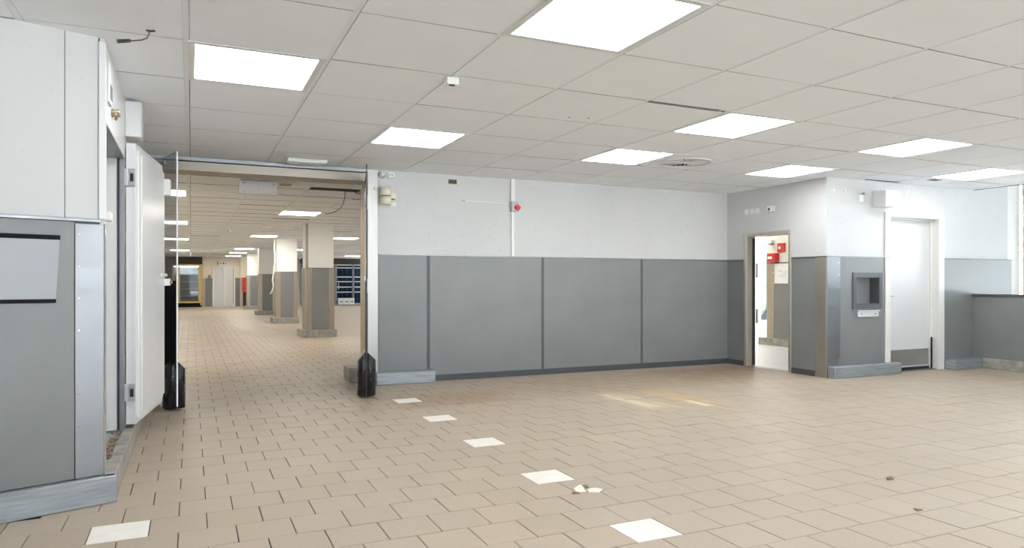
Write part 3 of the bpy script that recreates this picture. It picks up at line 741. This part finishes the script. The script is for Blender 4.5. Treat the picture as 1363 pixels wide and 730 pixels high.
# ------------------------------------------------------------------ traffic doors of the opening
def traffic_door(near, hng, label, scuff, edge):
    near = Vector(near); hng = Vector(hng); u = (hng - near).normalized(); n = Vector((-u.y, u.x)); Ln = (hng - near).length
    t = thing('traffic_door', (near.x, near.y, 0.03), label, 'door', 'swing doors of the wide opening')
    def P(a, b): p = near + u * a + n * b; return p.x, p.y
    def bx(name, m, par, a0, a1, b0, b1, z0, z1, bevel=0, segs=1, **kw):
        q = [P(a0, b0), P(a1, b0), P(a1, b1), P(a0, b1)]
        return MB().quadbox([(*p, z0) for p in q] + [(*p, z1) for p in q]).build(name, m, par, bevel, segs, **kw)
    bx('lower_sheet', 'black_board', t, 0.008, Ln, -.005, .005, 0.05, 1.42, label='opaque black lower sheet')
    bx('clear_sheet', 'pvc', t, 0.008, Ln, -.003, .003, 1.42, 2.83, label='transparent grey upper sheet')
    bx('edge_profile', edge, t, 0.0, 0.010, -.008, .008, 0.05, 2.83)
    bx('top_rail', 'alu', t, 0.45, Ln, -.012, .012, 2.74, 2.785, .003)
    for z in (2.49, 1.36, 0.36):
        bx('strap', 'white_metal', t, Ln - .16, Ln + .02, -.016, .016, z - .06, z + .06, .004)
    for s in (-1, 1):
        prof = []
        for k in range(9):
            a = math.pi * k / 8
            prof.append((0.125 - 0.125 * math.cos(a), 0.006 + 0.105 * math.sin(a) ** 0.6 if 0 < k < 8 else 0.006))
        m = MB(); pts = [P(a, s * b) for a, b in prof]; o = 0
        low = [(*p, 0.03) for p in pts]; up = [(*p, 0.455) for p in pts]
        top = [(*P(0.125 + (a - .125) * .9, s * 0.008), 0.455 + (0.095 if 0 < k < 8 else 0.01)) for k, (a, b) in enumerate(prof)]
        m.v = low + up + top; n9 = len(pts)
        for r in (0, n9):
            for k in range(n9 - 1): m.f.append((r + k, r + k + 1, r + n9 + k + 1, r + n9 + k))
        m.f.append(tuple(range(n9))); m.f.append(tuple(2 * n9 + k for k in range(n9 - 1, -1, -1)))
        m.f.append((0, n9 - 1, 2 * n9 - 1, n9)); m.f.append((n9, 2 * n9 - 1, 3 * n9 - 1, 2 * n9))
        b = m.build('bumper', 'black', t, smooth=True)
    return t
traffic_door((-0.134, 8.44), (-0.452, 9.47), 'left swing door of the wide opening, black below and clear grey above', 1, 'bar')
traffic_door((1.925, 8.41), (2.155, 9.47), 'right swing door of the wide opening, seen edge on with black rubber bumpers', -1, 'dark')

# ------------------------------------------------------------------ hall behind the opening
YF = 45.5
w = MB(); w.box(0.62, 6.2, YF, YF + .2, 0, H + .3)
wall_far = w.build('wall_far', 'cream'); tag(wall_far, 'cream far wall of the rear hall around a white double door', 'wall', kind='structure')
w = MB(); w.box(-1.5, -1.35, WB + .3, YF + .2, 0, H + .3); w.box(-1.5, -.6, WB + .02, WB + .3, 0, H + .3)
wl = w.build('wall_hall_left', 'cream'); tag(wl, 'left wall of the rear hall, hidden behind the open doors', 'wall', kind='structure')
w = MB(); w.box(WD, 10.55, 13.86, 14.0, 0, H + .3)
wr = w.build('wall_hall_right', 'wall'); tag(wr, 'return wall of the rear hall, out of sight', 'wall', kind='structure')
window_wall('fill_window_hall', 'y', 10.4, 14.0, 44.8, 0.05, H, 18, 'added glazing along the rear hall for fill daylight, out of sight')  # unseen glazing added to brighten the rear hall
box('wainscot_panel', 'grey', wall_far, 0.78, 1.17, YF - .015, YF, 0.0, 1.69)
box('corner_strip', 'beige_steel', wall_far, 0.64, 0.78, YF - .02, YF, 0.0, 1.69)
box('wainscot_panel', 'grey', wall_far, 2.44, 2.70, YF - .015, YF, 0.0, 1.72)
box('corner_strip', 'beige_steel', wall_far, 2.70, 2.86, YF - .2, YF, 0.0, 1.74)
box('wainscot_panel', 'wood_dark', wall_far, 2.86, 3.3, YF - .18, YF, 0.0, 1.74)
box('upper_pier', 'cream', wall_far, 2.72, 3.5, YF - .2, YF, 1.74, H)
fp = box('trim_3', 'wood_dark', None, -1.35, 0.62, YF - .05, YF + .2, 0.0, H + .01); tag(fp, 'dark wood fascia above and around the display fridge', 'panelling', kind='structure')
# double door
door_3 = thing('door_3', (1.8, YF, 0), 'white double door in the far cream wall', 'door', kind='structure')
for x0, x1, z0, z1 in ((1.17, 1.27, 0, 2.42), (2.34, 2.44, 0, 2.42), (1.27, 2.34, 2.32, 2.42)): box('casing', 'casing', door_3, x0, x1, YF - .06, YF - .001, z0, z1)
box('door_leaf', 'door_paint', door_3, 1.27, 1.78, YF - .02, YF - .001, 0.06, 2.32)
box('door_leaf', 'door_paint', door_3, 1.90, 2.34, YF - .045, YF - .021, 0.03, 2.32)
box('door_post', 'casing', door_3, 1.78, 1.90, YF - .05, YF - .001, 0, 2.32)
box('edge_gap', 'dark', door_3, 2.318, 2.338, YF - .05, YF - .0451, 0.2, 2.3)
# exit sign
es = thing('exit_sign', (1.75, YF - .1, 2.55), 'white exit sign with green pictogram above the far double door', 'sign')
box('sign_body', 'white_plastic', es, 1.54, 2.03, YF - .10, YF - .05, 2.50, 2.68)
box('sign_hanger', 'dark', es, 1.45, 1.485, YF - .10, YF - .001, 2.49, 2.70)
fg = MB().box(1.60, 1.64, YF - .103, YF - .1, 2.605, 2.645).prism([(1.585, YF - .103, 2.60), (1.655, YF - .103, 2.60), (1.70, YF - .103, 2.53), (1.665, YF - .103, 2.53), (1.63, YF - .103, 2.57), (1.60, YF - .103, 2.535), (1.575, YF - .103, 2.55)], (0, .003, 0))
fg.build('running_figure', 'green', es, kind='stuff')
box('door_symbol', 'green', es, 1.74, 1.82, YF - .103, YF - .1, 2.53, 2.65)
MB().prism([(1.85, YF - .103, 2.575), (1.91, YF - .103, 2.575), (1.91, YF - .103, 2.54), (1.98, YF - .103, 2.59), (1.91, YF - .103, 2.64), (1.91, YF - .103, 2.605), (1.85, YF - .103, 2.605)], (0, .003, 0)).build('arrow', 'green', es)
box('wall_switch', 'kerb', wall_far, 0.92, 1.08, YF - .06, YF - .016, 1.69, 1.88)
# fire cabinet
fh = thing('fire_hose_cabinet', (3.0, 44.9, 0.9), 'red fire cabinet at the far end beyond the last pillar', 'cabinet')
box('cabinet_body', 'red', fh, 2.82, 3.06, 44.9, 45.3, 0.85, 1.70, .01); box('cabinet_door', 'red', fh, 2.84, 3.04, 44.885, 44.9, 0.88, 1.67, .005)
# display fridge
df = thing('display_fridge', (-0.1, YF - .4, 0), 'lit glass door fridge with brass frame at the far left of the rear hall', 'fridge')
fr = MB(); fx0, fx1, fz0, fz1, fy0, fy1 = -0.98, 0.50, 0.24, 2.50, YF - .65, YF - .06
fr.box(fx0, fx1, fy0, fy0 + .05, fz1 - .1, fz1); fr.box(fx0, fx1, fy0, fy0 + .05, fz0, fz0 + .1); fr.box(fx1 - .1, fx1, fy0, fy0 + .05, fz0 + .1, fz1 - .1); fr.box(fx0, fx0 + .1, fy0, fy0 + .05, fz0 + .1, fz1 - .1)
fr.box(-0.66, -0.58, fy0, fy0 + .05, fz0 + .1, fz1 - .1)
fr.build('front_frame', 'gold', df)
box('side_panel', 'gold', df, fx1 + .001, fx1 + .1, fy0 + .02, fy1, 0.1, fz1)
box('back_panel', 'sheet', df, fx0, fx1, fy1 - .04, fy1, fz0, fz1)
box('plinth', 'black_board', df, fx0, fx1 + .05, fy0 + .03, fy1, 0, fz0 - .002)
box('top_panel', 'wood_dark', df, fx0, fx1, fy0 + .051, fy1 - .041, fz1 - .05, fz1)
for k in range(4): box('shelf', 'white_metal', df, fx0 + .03, fx1 - .05, fy0 + .12, fy1 - .05, 0.62 + k * .42, 0.65 + k * .42)
box('interior_lamp', 'lamp_fridge', df, fx0 + .05, fx1 - .1, fy0 + .06, fy0 + .1, fz1 - .15, fz1 - .12)
box('door_glass', 'glass', df, -0.58, fx1 - .1, fy0 + .02, fy0 + .03, fz0 + .1, fz1 - .1); box('door_glass', 'glass', df, fx0 + .1, -0.66, fy0 + .02, fy0 + .03, fz0 + .1, fz1 - .1)

# glazed front at the far right of the hall
GY0 = 44.9
gl = thing('window_3', (8.3, GY0, 0), 'glazed front with grey mullions and dark blue panes, far end of the rear hall', 'window', kind='structure')
xs = [6.2, 7.0, 8.32, 9.42, 10.38]
box('fascia', 'wood_dark', gl, 6.2, 10.38, GY0, GY0 + .12, 2.60, H + .01)
for x in xs: box('mullion', 'alu', gl, x - .06, x + .06, GY0 - .08, GY0 + .1, 0.0, 2.6) if 6.3 < x < 10.3 else box('mullion', 'alu', gl, x, x + .02, GY0 - .08, GY0 + .1, 0.0, 2.6)
for z in (2.52, 2.34, 1.76, 1.46, 1.12, 0.80, 0.05):
    for a, b in zip(xs[:-1], xs[1:]): box('rail', 'white_metal', gl, a + .07, b - .07, GY0 - .05, GY0, z, z + .06)
for a, b in zip(xs[:-1], xs[1:]): box('pane', 'glass_blue', gl, a + .06, b - .06, GY0 + .02, GY0 + .03, 0.11, 2.59)
box('backing', 'blue_deep', gl, 6.2, 10.38, GY0 + .9, GY0 + 1.0, 0, H)
MB().cyl((8.48, GY0 - .12, 1.0), .02, .02, (0, 0, 1), .4, 8).build('door_pull', 'white_metal', gl)
for k, x in enumerate((6.9, 7.78, 8.40, 8.74, 9.08)):
    t = thing('storage_box', (x + .15, GY0 - .35, 0.06), ['white storage box seen between the two nearest pillars', 'white storage box cut by the nearest pillar', 'first white storage box right of the far mullion',
        'middle white storage box before the blue glass', 'last white storage box before the blue glass'][k], 'box', 'white boxes along the glazed front')
    box('box_body', 'paper', t, x, x + .31, GY0 - .5, GY0 - .2, 0.06, 0.38, .005); box('box_lid', 'white_plastic', t, x - .01, x + .32, GY0 - .51, GY0 - .19, 0.381, 0.46, .005)
    box('box_mark', 'dark', t, x + .1, x + .22, GY0 - .503, GY0 - .5001, 0.20, 0.27)
bs = box('storage_bench', 'kerb', None, 6.5, 10.2, GY0 - .6, GY0 - .1, 0.0, 0.058); tag(bs, 'low grey bench under the white storage boxes', 'bench')

# pillars
PL = ['nearest pillar of the rear hall, steel edged grey below white', 'second pillar of the rear hall with a white cable down its side', 'third pillar of the rear hall, half behind the second', 'farthest pillar of the rear hall, in shade before the far wall']
for k in range(4):
    y0 = 18.68 + k * 6.95; x0, x1 = 2.70, 3.43; y1 = y0 + .74
    t = thing('pillar', ((x0 + x1) / 2, (y0 + y1) / 2, 0), PL[k], 'pillar', 'pillars of the rear hall')
    box('shaft', 'pillar_paint', t, x0 + .02, x1 - .02, y0 + .02, y1 - .02, 0, H + .02)
    box('grey_panel', 'grey', t, x0 + .15, x1 - .15, y0 + .005, y0 + .019, 0.19, ZW); box('grey_panel', 'grey', t, x0 + .005, x0 + .019, y0 + .15, y1 - .15, 0.19, ZW)
    for (a, b) in ((x0, x0 + .15), (x1 - .15, x1)):
        box('corner_strip', 'beige_steel', t, a, b, y0, y0 + .0195, 0.19, ZW, .002)
    box('corner_strip', 'beige_steel', t, x0, x0 + .0195, y0 + .02, y0 + .15, 0.19, ZW, .002); box('corner_strip', 'beige_steel', t, x0, x0 + .0195, y1 - .15, y1, 0.19, ZW, .002)
    if k == 0: box('upper_strip', 'steel', t, x0, x0 + .06, y0 + .001, y0 + .019, ZW + .01, H - .01, .002)
    box('cap_rail', 'grey_dark', t, x0 - .004, x1 + .004, y0 - .006, y0 + .0195, ZW, ZW + .012)
    pl = MB(); pl.box(x0 - .12, x1 + .03, y0 - .18, y1 + .03, 0, 0.185); pl.build('plinth', 'kerb', t, .006)
def cable(name, pts, r, m, label, cat='cable'):
    o = MB().tube(pts, r).build(name, m, None, smooth=True); return tag(o, label, cat)
cable('hanging_cable', [(2.64, 25.5, 2.94), (2.62, 25.5, 2.6), (2.66, 25.5, 2.2), (2.60, 25.5, 1.75), (2.56, 25.48, 1.5), (2.60, 25.5, 1.3), (2.55, 25.46, 1.12), (2.48, 25.45, 1.02)], .022, 'cable_white', 'white cable hanging down the second pillar of the rear hall')
cable('hanging_cable', [(2.33, 11.75, 2.99), (2.34, 11.8, 2.86), (2.32, 11.85, 2.72), (2.26, 11.9, 2.63), (2.14, 11.95, 2.57), (2.05, 12.0, 2.56)], .006, 'cable', 'thin dark cable hanging from the missing ceiling strip')
cable('hanging_cable', [(2.66, 11.95, 2.99), (2.64, 11.9, 2.93), (2.55, 11.8, 2.90), (2.45, 11.7, 2.935)], .008, 'cable', 'short dark cable loop at the right end of the missing strip')
eb2 = thing('emergency_light', (.93, 11.3, 2.74), 'white emergency light housing hanging from the rear hall ceiling', 'light')
box('housing', 'white_metal', eb2, .655, 1.205, 11.24, 11.42, 2.745, 2.945, .008, 2)
box('cover', 'white_plastic', eb2, .665, 1.195, 11.235, 11.24, 2.755, 2.935)
for x, z in ((.72, 2.90), (.735, 2.91), (1.15, 2.90), (1.165, 2.905), (1.14, 2.88), (1.16, 2.78), (.72, 2.77), (.93, 2.83)): MB().cyl((x, 11.235, z), .006, .006, (0, -1, 0), .003, 8).build('screw', 'dark', eb2)
cv = thing('ceiling_vent', (1.35, 11.5, H - .01), 'small grey square grille in the rear hall ceiling beside the emergency light', 'vent')
box('grille_frame', 'bar', cv, 1.25, 1.46, 11.38, 11.66, H - .012, H - .002); box('grille_core', 'kerb', cv, 1.27, 1.44, 11.4, 11.64, H - .014, H - .0121)
cs = thing('smoke_detector', (.9, 22, H - .03), 'small round smoke detector on the rear hall ceiling', 'smoke detector')
MB().cyl((1.02, 22.2, H), .06, .045, (0, 0, -1), .05, 16).build('detector_body', 'white_plastic', cs)

# ------------------------------------------------------------------ lobby behind the doorway
lobby = MB(); lobby.box(8.66, 16.0, 7.9, 13.9, 0.001, 0.004)
lf = lobby.build('floor_lobby', 'side_floor'); tag(lf, 'pale floor of the lobby seen through the open doorway', 'floor', kind='structure')
w = MB(); w.box(11.86, 12.1, 7.66, 12.01, 0, H + .3)
wlo = w.build('wall_lobby', 'lobby'); tag(wlo, 'lobby wall end with grey wainscot seen through the doorway', 'wall', kind='structure')
box('wainscot_panel', 'grey', wlo, 11.845, 11.86, 7.7, 11.80, 0.165, 1.84)
box('corner_guard', 'brown_steel', wlo, 11.84, 11.862, 11.80, 12.02, 0.165, 1.84, label='warm steel corner strip')
for k in range(7): MB().cyl((11.84, 11.84, 0.3 + k * .22), .012, .008, (-1, 0, 0), .006, 8).build('rivet', 'chrome', wlo)
box('kerb', 'kerb', wlo, 11.78, 12.1, 7.7, 12.22, 0, 0.17, .006)
box('cap_rail', 'grey_dark', wlo, 11.82, 11.86, 7.7, 12.02, 1.84, 1.855)
nb = thing('notice_board', (11.83, 11.5, 1.38), 'white paper notice on the lobby wall under the red boxes', 'notice')
box('paper', 'paper', nb, 11.832, 11.844, 11.25, 11.765, 1.40, 1.83); 
fb = MB(); fb.box(11.828, 11.832, 11.24, 11.775, 1.385, 1.40); fb.box(11.828, 11.844, 11.765, 11.78, 1.385, 1.84); fb.build('paper_frame', 'cream_plastic', nb)
for s, (y, z, dy) in enumerate(((11.60, 1.66, .14), (11.50, 1.60, .1), (11.55, 1.55, .18), (11.45, 1.64, .08))): box('pencil_line', 'kerb', nb, 11.831, 11.832, y - dy / 2, y + dy / 2, z, z + .008)
rb1 = thing('red_box', (11.8, 11.8, 1.856), 'red box with white label standing on the lobby wainscot', 'fire box')
box('box_body', 'red', rb1, 11.72, 11.858, 11.66, 11.90, 1.86, 2.06, .006); box('box_label', 'paper', rb1, 11.717, 11.72, 11.74, 11.87, 1.93, 1.99)
rb2 = thing('red_sign', (11.84, 11.57, 2.1), 'small red fire sign on the cream lobby wall, above the red box', 'fire sign')
box('sign_plate', 'red', rb2, 11.83, 11.858, 11.48, 11.70, 2.08, 2.28, .003); box('sign_mark', 'paper', rb2, 11.827, 11.83, 11.60, 11.66, 2.15, 2.21)
al = thing('wall_sensor', (11.84, 11.85, 2.29), 'small white sensor on the lobby wall left of the red sign', 'sensor')
box('sensor_body', 'white_plastic', al, 11.76, 11.858, 11.80, 11.92, 2.28, 2.36, .008); box('sensor_base', 'dark', al, 11.79, 11.858, 11.81, 11.91, 2.262, 2.2799)
# glass door to the outside
gd = thing('door_4', (13.3, 13.7, 0), 'white framed glass door to the outside, at the end of the lobby', 'door', kind='structure')
GYD = 13.72
for x0, x1 in ((12.10, 12.2), (12.80, 12.88), (12.97, 13.07), (13.12, 13.27), (13.75, 13.9), (14.5, 14.6)): box('stile', 'frame_white', gd, x0, x1, GYD, GYD + .07, 0.02, 2.62)
box('head_frame', 'frame_white', gd, 12.10, 16.0, GYD - .01, GYD + .08, 2.56, 2.70); box('bottom_rail', 'frame_white', gd, 12.1, 16.0, GYD + .005, GYD + .065, 0.02, 0.22)
box('top_wall', 'cream', gd, 8.65, 16.0, GYD, GYD + .1, 2.70, H + .3); box('side_wall', 'cream', gd, 8.65, 12.10, GYD, GYD + .1, 0, 2.70)
for x0, x1 in ((12.2, 12.80), (12.88, 12.97), (13.33, 13.75), (13.9, 14.5), (14.6, 16.0)): box('pane', 'glass_sun', gd, x0, x1, GYD + .03, GYD + .04, 0.22, 2.56)
box('inner_stile', 'sheet', gd, 13.271, 13.329, GYD + .01, GYD + .06, 0.22, 2.56)
box('edge_seal', 'black', gd, 13.072, 13.118, GYD - .005, GYD + .06, 0.03, 0.80)
for z in (1.72, 0.55):
    MB().box(13.15, 13.21, GYD - .02, GYD - .0005, z - .18, z + .18).build('lock_plate', 'dark', gd, .004)
MB().tube([(13.16, GYD - .0, 1.25), (13.16, GYD - .07, 1.25), (13.16, GYD - .07, .75), (13.16, GYD, .75)], .014, 8).build('door_pull', 'white_metal', gd, smooth=True)
box('closer', 'dark', gd, 13.05, 13.5, GYD - .06, GYD - .011, 2.60, 2.66, .004)
ww = box('wall_lobby_right', 'cream', None, 16.0, 16.15, 7.66, 13.9, 0, H + .3); tag(ww, 'right wall of the lobby, out of sight', 'wall', kind='structure')

# outdoors
og = MB(); og.box(-40, 60, -50, -5.3, -.2, -.1); og.box(13.45, 60, -5.3, 13.9, -.2, -.1); og.box(10.6, 60, 13.9, 80, -.2, -.1)
# trimmed so that the paving never enters the building
og2 = MB(); og2.box(-40, 60, -50, -5.3, -.2, -.1); og2.box(16.3, 60, -5.3, 60, -.2, -.1); og2.box(13.45, 16.3, -5.3, 7.6, -.2, -.1); og2.box(10.6, 16.3, 14.0, 60, -.2, -.1)
og2.build('ground_outside', 'ground'); tag(bpy.data.objects['ground_outside'], 'pale paving outside the glass doors', 'ground', kind='structure')
nbh = thing('neighbour_building', (20, 30, -.1), 'pale blue grey building outside, seen through the lobby glass door', 'building')
box('wall', 'facade', nbh, 12.5, 45, 27, 30, -.1, 5.2); box('roof', 'grey_dark', nbh, 12.3, 45.2, 26.8, 30.2, 5.2, 5.4)
for k in range(12): box('cladding_board', 'facade', nbh, 12.5, 45, 26.95, 27, 0.6 + k * .38, 0.6 + k * .38 + .3)

# ------------------------------------------------------------------ things on the back wall
sr = thing('siren', (2.42, WB - .07, 2.47), 'cream cylindrical siren on the back wall beside the steel post', 'siren')
for z0, z1, r in ((2.475, 2.585, .078), (2.595, 2.71, .078)): MB().cyl((2.425, WB - .085, z0), r, r, (0, 0, 1), z1 - z0, 24).build('siren_shell', 'cream_plastic', sr, smooth=True)
MB().cyl((2.425, WB - .085, 2.585), .07, .07, (0, 0, 1), .01, 24).build('siren_joint', 'dark', sr); box('siren_base', 'cream_plastic', sr, 2.36, 2.49, WB - .03, WB - .0005, 2.49, 2.70, .004)
cm = thing('dome_camera', (2.40, WB - .05, 2.85), 'small round white sensor at the top of the back wall beside the post', 'sensor')
MB().cyl((2.395, WB - .0005, 2.89), .05, .045, (0, -1, 0), .05, 20).build('sensor_base', 'white_plastic', cm, smooth=True); MB().cyl((2.395, WB - .0505, 2.89), .043, .02, (0, -1, 0), .03, 20).build('sensor_dome', 'white_metal', cm, smooth=True)
s1 = thing('socket_outlet', (2.52, WB, 2.85), 'white socket with two holes at the top of the back wall', 'socket')
box('socket_plate', 'white_plastic', s1, 2.475, 2.575, WB - .04, WB - .0005, 2.85, 2.93, .004)
for x in (2.505, 2.535): MB().cyl((x, WB - .04, 2.893), .007, .007, (0, -1, 0), .002, 8).build('socket_hole', 'dark', s1)
s2 = thing('junction_box', (2.54, WB, 2.56), 'small cream junction box right of the siren', 'junction box')
box('box_body', 'cream_plastic', s2, 2.515, 2.585, WB - .05, WB - .0005, 2.565, 2.64, .005); box('box_gland', 'dark', s2, 2.53, 2.57, WB - .04, WB - .0005, 2.555, 2.5645)
s3 = box('blank_plate', 'white_plastic', None, 2.515, 2.60, WB - .012, WB - .0005, 2.46, 2.52, .003); tag(s3, 'blank white plate on the back wall under the cream junction box', 'wall plate')
hf = thing('wall_recess', (3.42, WB, 2.82), 'small dark rectangular hole with metal rim high on the back wall', 'wall opening')
rm = MB(); rm.box(3.36, 3.50, WB - .006, WB - .0005, 2.885, 2.895); rm.box(3.36, 3.50, WB - .006, WB - .0005, 2.82, 2.83); rm.box(3.36, 3.37, WB - .006, WB - .0005, 2.83, 2.885); rm.box(3.49, 3.50, WB - .006, WB - .0005, 2.83, 2.885)
rm.build('rim', 'brass', hf); box('hole_back', 'dark', hf, 3.37, 3.49, WB - .003, WB - .0005, 2.83, 2.885)
td = thing('cable_duct', (4.37, WB, 1.8), 'white vertical cable duct on the back wall running to the ceiling', 'cable duct')
box('duct_cover', 'white_plastic', td, 4.345, 4.41, WB - .035, WB - .0005, 2.62, H - .001, .003); box('duct_lower', 'white_plastic', td, 4.355, 4.40, WB - .025, WB - .0005, ZW + .013, 2.46, .003)
iso = thing('isolator_switch', (4.41, WB, 2.47), 'grey switch box with red rotary knob on the back wall duct', 'switch')
box('switch_body', 'switch_grey', iso, 4.34, 4.46, WB - .07, WB - .0005, 2.465, 2.615, .006)
kn = MB().cyl((4.43, WB - .07, 2.525), .048, .044, (0, -1, 0), .015, 16).build('switch_plate', 'red', iso)
box('knob', 'red', kn, 4.39, 4.47, WB - .115, WB - .085, 2.51, 2.54, .006)
st = thing('wall_strip', (3.95, WB, 2.56), 'thin white horizontal strip left on the back wall beside the switch', 'wall strip')
MB().quadbox([(3.62, WB - .012, 2.588), (4.26, WB - .012, 2.572), (4.26, WB - .0005, 2.572), (3.62, WB - .0005, 2.588), (3.62, WB - .012, 2.602), (4.26, WB - .012, 2.586), (4.26, WB - .0005, 2.586), (3.62, WB - .0005, 2.602)]).build('strip', 'white_metal', st)
box('clip', 'kerb', st, 3.58, 3.62, WB - .012, WB - .0005, 2.585, 2.60)
# sockets above the doorway
SO = []
for k, (y, lab) in enumerate(((9.07, 'leftmost of the three white sockets above the steel doorway'), (8.95, 'middle of the three white sockets above the steel doorway'), (8.83, 'rightmost of the three white sockets above the steel doorway'), (8.56, 'white socket with black hole, apart from the other three above the doorway'))):
    t = thing('socket_outlet', (WD, y, 2.54), lab, 'socket', 'sockets above the doorway'); SO.append(t)
    box('socket_plate', 'white_plastic', t, WD - .02, WD - .0005, y - .045, y + .045, 2.545, 2.635, .004)
    box('socket_dish', 'dark' if k == 3 else 'bar', t, WD - .0225, WD - .0202, y - .018, y + .018, 2.572, 2.608)
box('blank_cover', 'white_plastic', SO[3], WD - .015, WD - .0005, 8.445, 8.512, 2.55, 2.64, .003)
# things on the right wall
wbx = thing('wall_box', (9.6, WF, 2.55), 'white metal box on the wall above the left side of the white door', 'box')
box('box_body', 'white_metal', wbx, 9.47, 9.78, WF - .22, WF - .0005, 2.555, 2.79, .004); box('box_lid', 'white_metal', wbx, 9.465, 9.785, WF - .232, WF - .2205, 2.55, 2.795, .003)
fx = thing('light_bracket', (9.2, WF, 2.6), 'small cut bracket stub on the wall left of the white box', 'bracket')
box('bracket_plate', 'bar', fx, 9.17, 9.27, WF - .012, WF - .0005, 2.62, 2.74, .01); box('bracket_stub', 'kerb', fx, 9.23, 9.27, WF - .04, WF - .0125, 2.735, 2.765, .004)
for k, x in enumerate((8.64, 8.87)):
    o = MB().cyl((x, WF - .0005, 2.77), .02, .016, (0, -1, 0), .012, 12).build('wall_plug', 'white_plastic'); tag(o, ['white wall plug nearest the wall corner', 'white wall plug left of the cut bracket'][k], 'plug')
cable('hanging_cable', [(10.2, WF - .12, 2.96), (10.19, WF - .13, 2.86), (10.16, WF - .1, 2.72), (10.17, WF - .08, 2.64), (10.23, WF - .07, 2.57), (10.32, WF - .05, 2.55)], .006, 'cable_white', 'thin pale cable looping down from the ceiling above the white door')
pg = thing('hanging_cable', (-.23, 4.86, 2.84), 'short dark cable with black plug hanging from the ceiling above the left wall', 'cable')
MB().tube([(-.23, 4.86, 2.954), (-.235, 4.85, 2.925), (-.245, 4.84, 2.897), (-.275, 4.81, 2.872), (-.31, 4.785, 2.856), (-.335, 4.77, 2.846)], .0038).build('cable', 'cable', pg, smooth=True)
MB().cyl((-.330, 4.772, 2.848), .010, .012, (-.80, -.4, -.28), .075, 10).build('plug', 'dark', pg, smooth=True)
MB().tube([(-.20, 4.852, 2.953), (-.225, 4.858, 2.949), (-.25, 4.862, 2.953)], .006).build('wire_end', 'cable', pg, smooth=True)
# ceiling devices
se = thing('motion_sensor', (1.80, 5.03, H - .07), 'small white sensor box on a joint of the front ceiling', 'sensor')
box('sensor_body', 'white_plastic', se, 1.755, 1.85, 5.0, 5.07, H - .055, H - .0025, .004); box('sensor_lens', 'dark', se, 1.78, 1.82, 5.015, 5.035, H - .062, H - .0552)
el = thing('emergency_light', (1.33, 9.25, H - .03), 'white emergency light fitting on the ceiling just before the wide opening', 'light')
box('housing', 'white_metal', el, 1.09, 1.58, 9.03, 9.14, H - .05, H - .0025, .008); box('lens', 'bar', el, 1.13, 1.56, 9.1405, 9.42, H - .03, H - .0025, .004)
vt = thing('swirl_vent', (CT0 + 6.5 * PT, CA0 + 4.5 * PA, H - .02), 'round swirl air vent in the front ceiling, half dark', 'vent')
vx, vy = CT0 + 6.5 * PT, CA0 + 4.5 * PA
# square plate with a round hole
pm_ = MB(); n = 32; R = .34; hx, hy = PT / 2 - .02, PA / 2 - .004
for z in (H, H + .015):
    pass
ring_i = [(vx + R * math.cos(2 * math.pi * k / n), vy + R * math.sin(2 * math.pi * k / n)) for k in range(n)]
def sq(k):
    a = 2 * math.pi * k / n; c, s = math.cos(a), math.sin(a); f = 1 / max(abs(c) / hx, abs(s) / hy); return (vx + c * f, vy + s * f)
for k in range(n):
    j = (k + 1) % n; a, b = ring_i[k], ring_i[j]; c, d = sq(j), sq(k)
    pm_.quadbox([(*a, H), (*b, H), (*c, H), (*d, H), (*a, H + .015), (*b, H + .015), (*c, H + .015), (*d, H + .015)])
pm_.build('vent_plate', 'panel', vt)
rg = MB()
for k in range(n):
    a0, a1 = 2 * math.pi * k / n, 2 * math.pi * (k + 1) / n
    p = [(vx + r * math.cos(a), vy + r * math.sin(a)) for r, a in ((R - .03, a0), (R + .012, a0), (R + .012, a1), (R - .03, a1))]
    rg.quadbox([(*q, H - .012) for q in p] + [(*q, H - .001) for q in p])
rg.build('vent_ring', 'white_metal', vt)
MB().cyl((vx, vy, H + .02), .07, .07, (0, 0, -1), .025, 20).build('vent_hub', 'white_metal', vt)
MB().cyl((vx, vy, H + .14), R + .02, R + .02, (0, 0, -1), .01, 32).build('vent_back', 'dark', vt)
for k in range(28):
    a = 2 * math.pi * k / 28; c, s = math.cos(a), math.sin(a); w_, tl = .022, .024
    q = []
    for r, ww_ in ((.075, .004), (R - .03, .020)):
        for sgn, zz in ((-1, tl), (1, -tl)):
            q.append(Vector((vx + c * r - s * sgn * ww_, vy + s * r + c * sgn * ww_, H + .012 + zz * .6)))
    a0_, a1_, b0_, b1_ = q
    up = Vector((0, 0, .003))
    MB().quadbox([a0_, b0_, b1_, a1_, a0_ + up, b0_ + up, b1_ + up, a1_ + up]).build('vent_blade', 'white_metal', vt)
# door number plates are absent; small ceiling holes
for k, (x, y, lab) in enumerate(((3.23, 5.76, 'left of two small black ceiling holes beside the centre lamp row'), (3.41, 5.71, 'right of two small black ceiling holes beside the centre lamp row'))):
    o = MB().cyl((x, y, H - .0015), .011, .011, (0, 0, -1), .002, 10).build('hole_plug', 'dark'); tag(o, lab, 'hole')
# dark open slots at the ceiling edge over the white door
o = box('ceiling_slot', 'dark', None, 9.2, 9.95, WF - .12, WF - .06, H - .004, H - .0018); tag(o, 'long dark slot in the ceiling edge above the white wall box', 'slot')
o = box('ceiling_slot', 'dark', None, 10.1, 10.3, WF - .55, WF - .43, H - .004, H - .0018); tag(o, 'short dark slot in the ceiling where the pale cable hangs', 'slot')
# fill lights added to the side room, none of them in view
for l, k in LOBBY_FILL:
    lamp(8.66 + l * .896, 9.87 + k * .96, 'added fill light panel of the lobby out of sight', 'fill_lobby', 'added lobby fill lights', .89, .95)
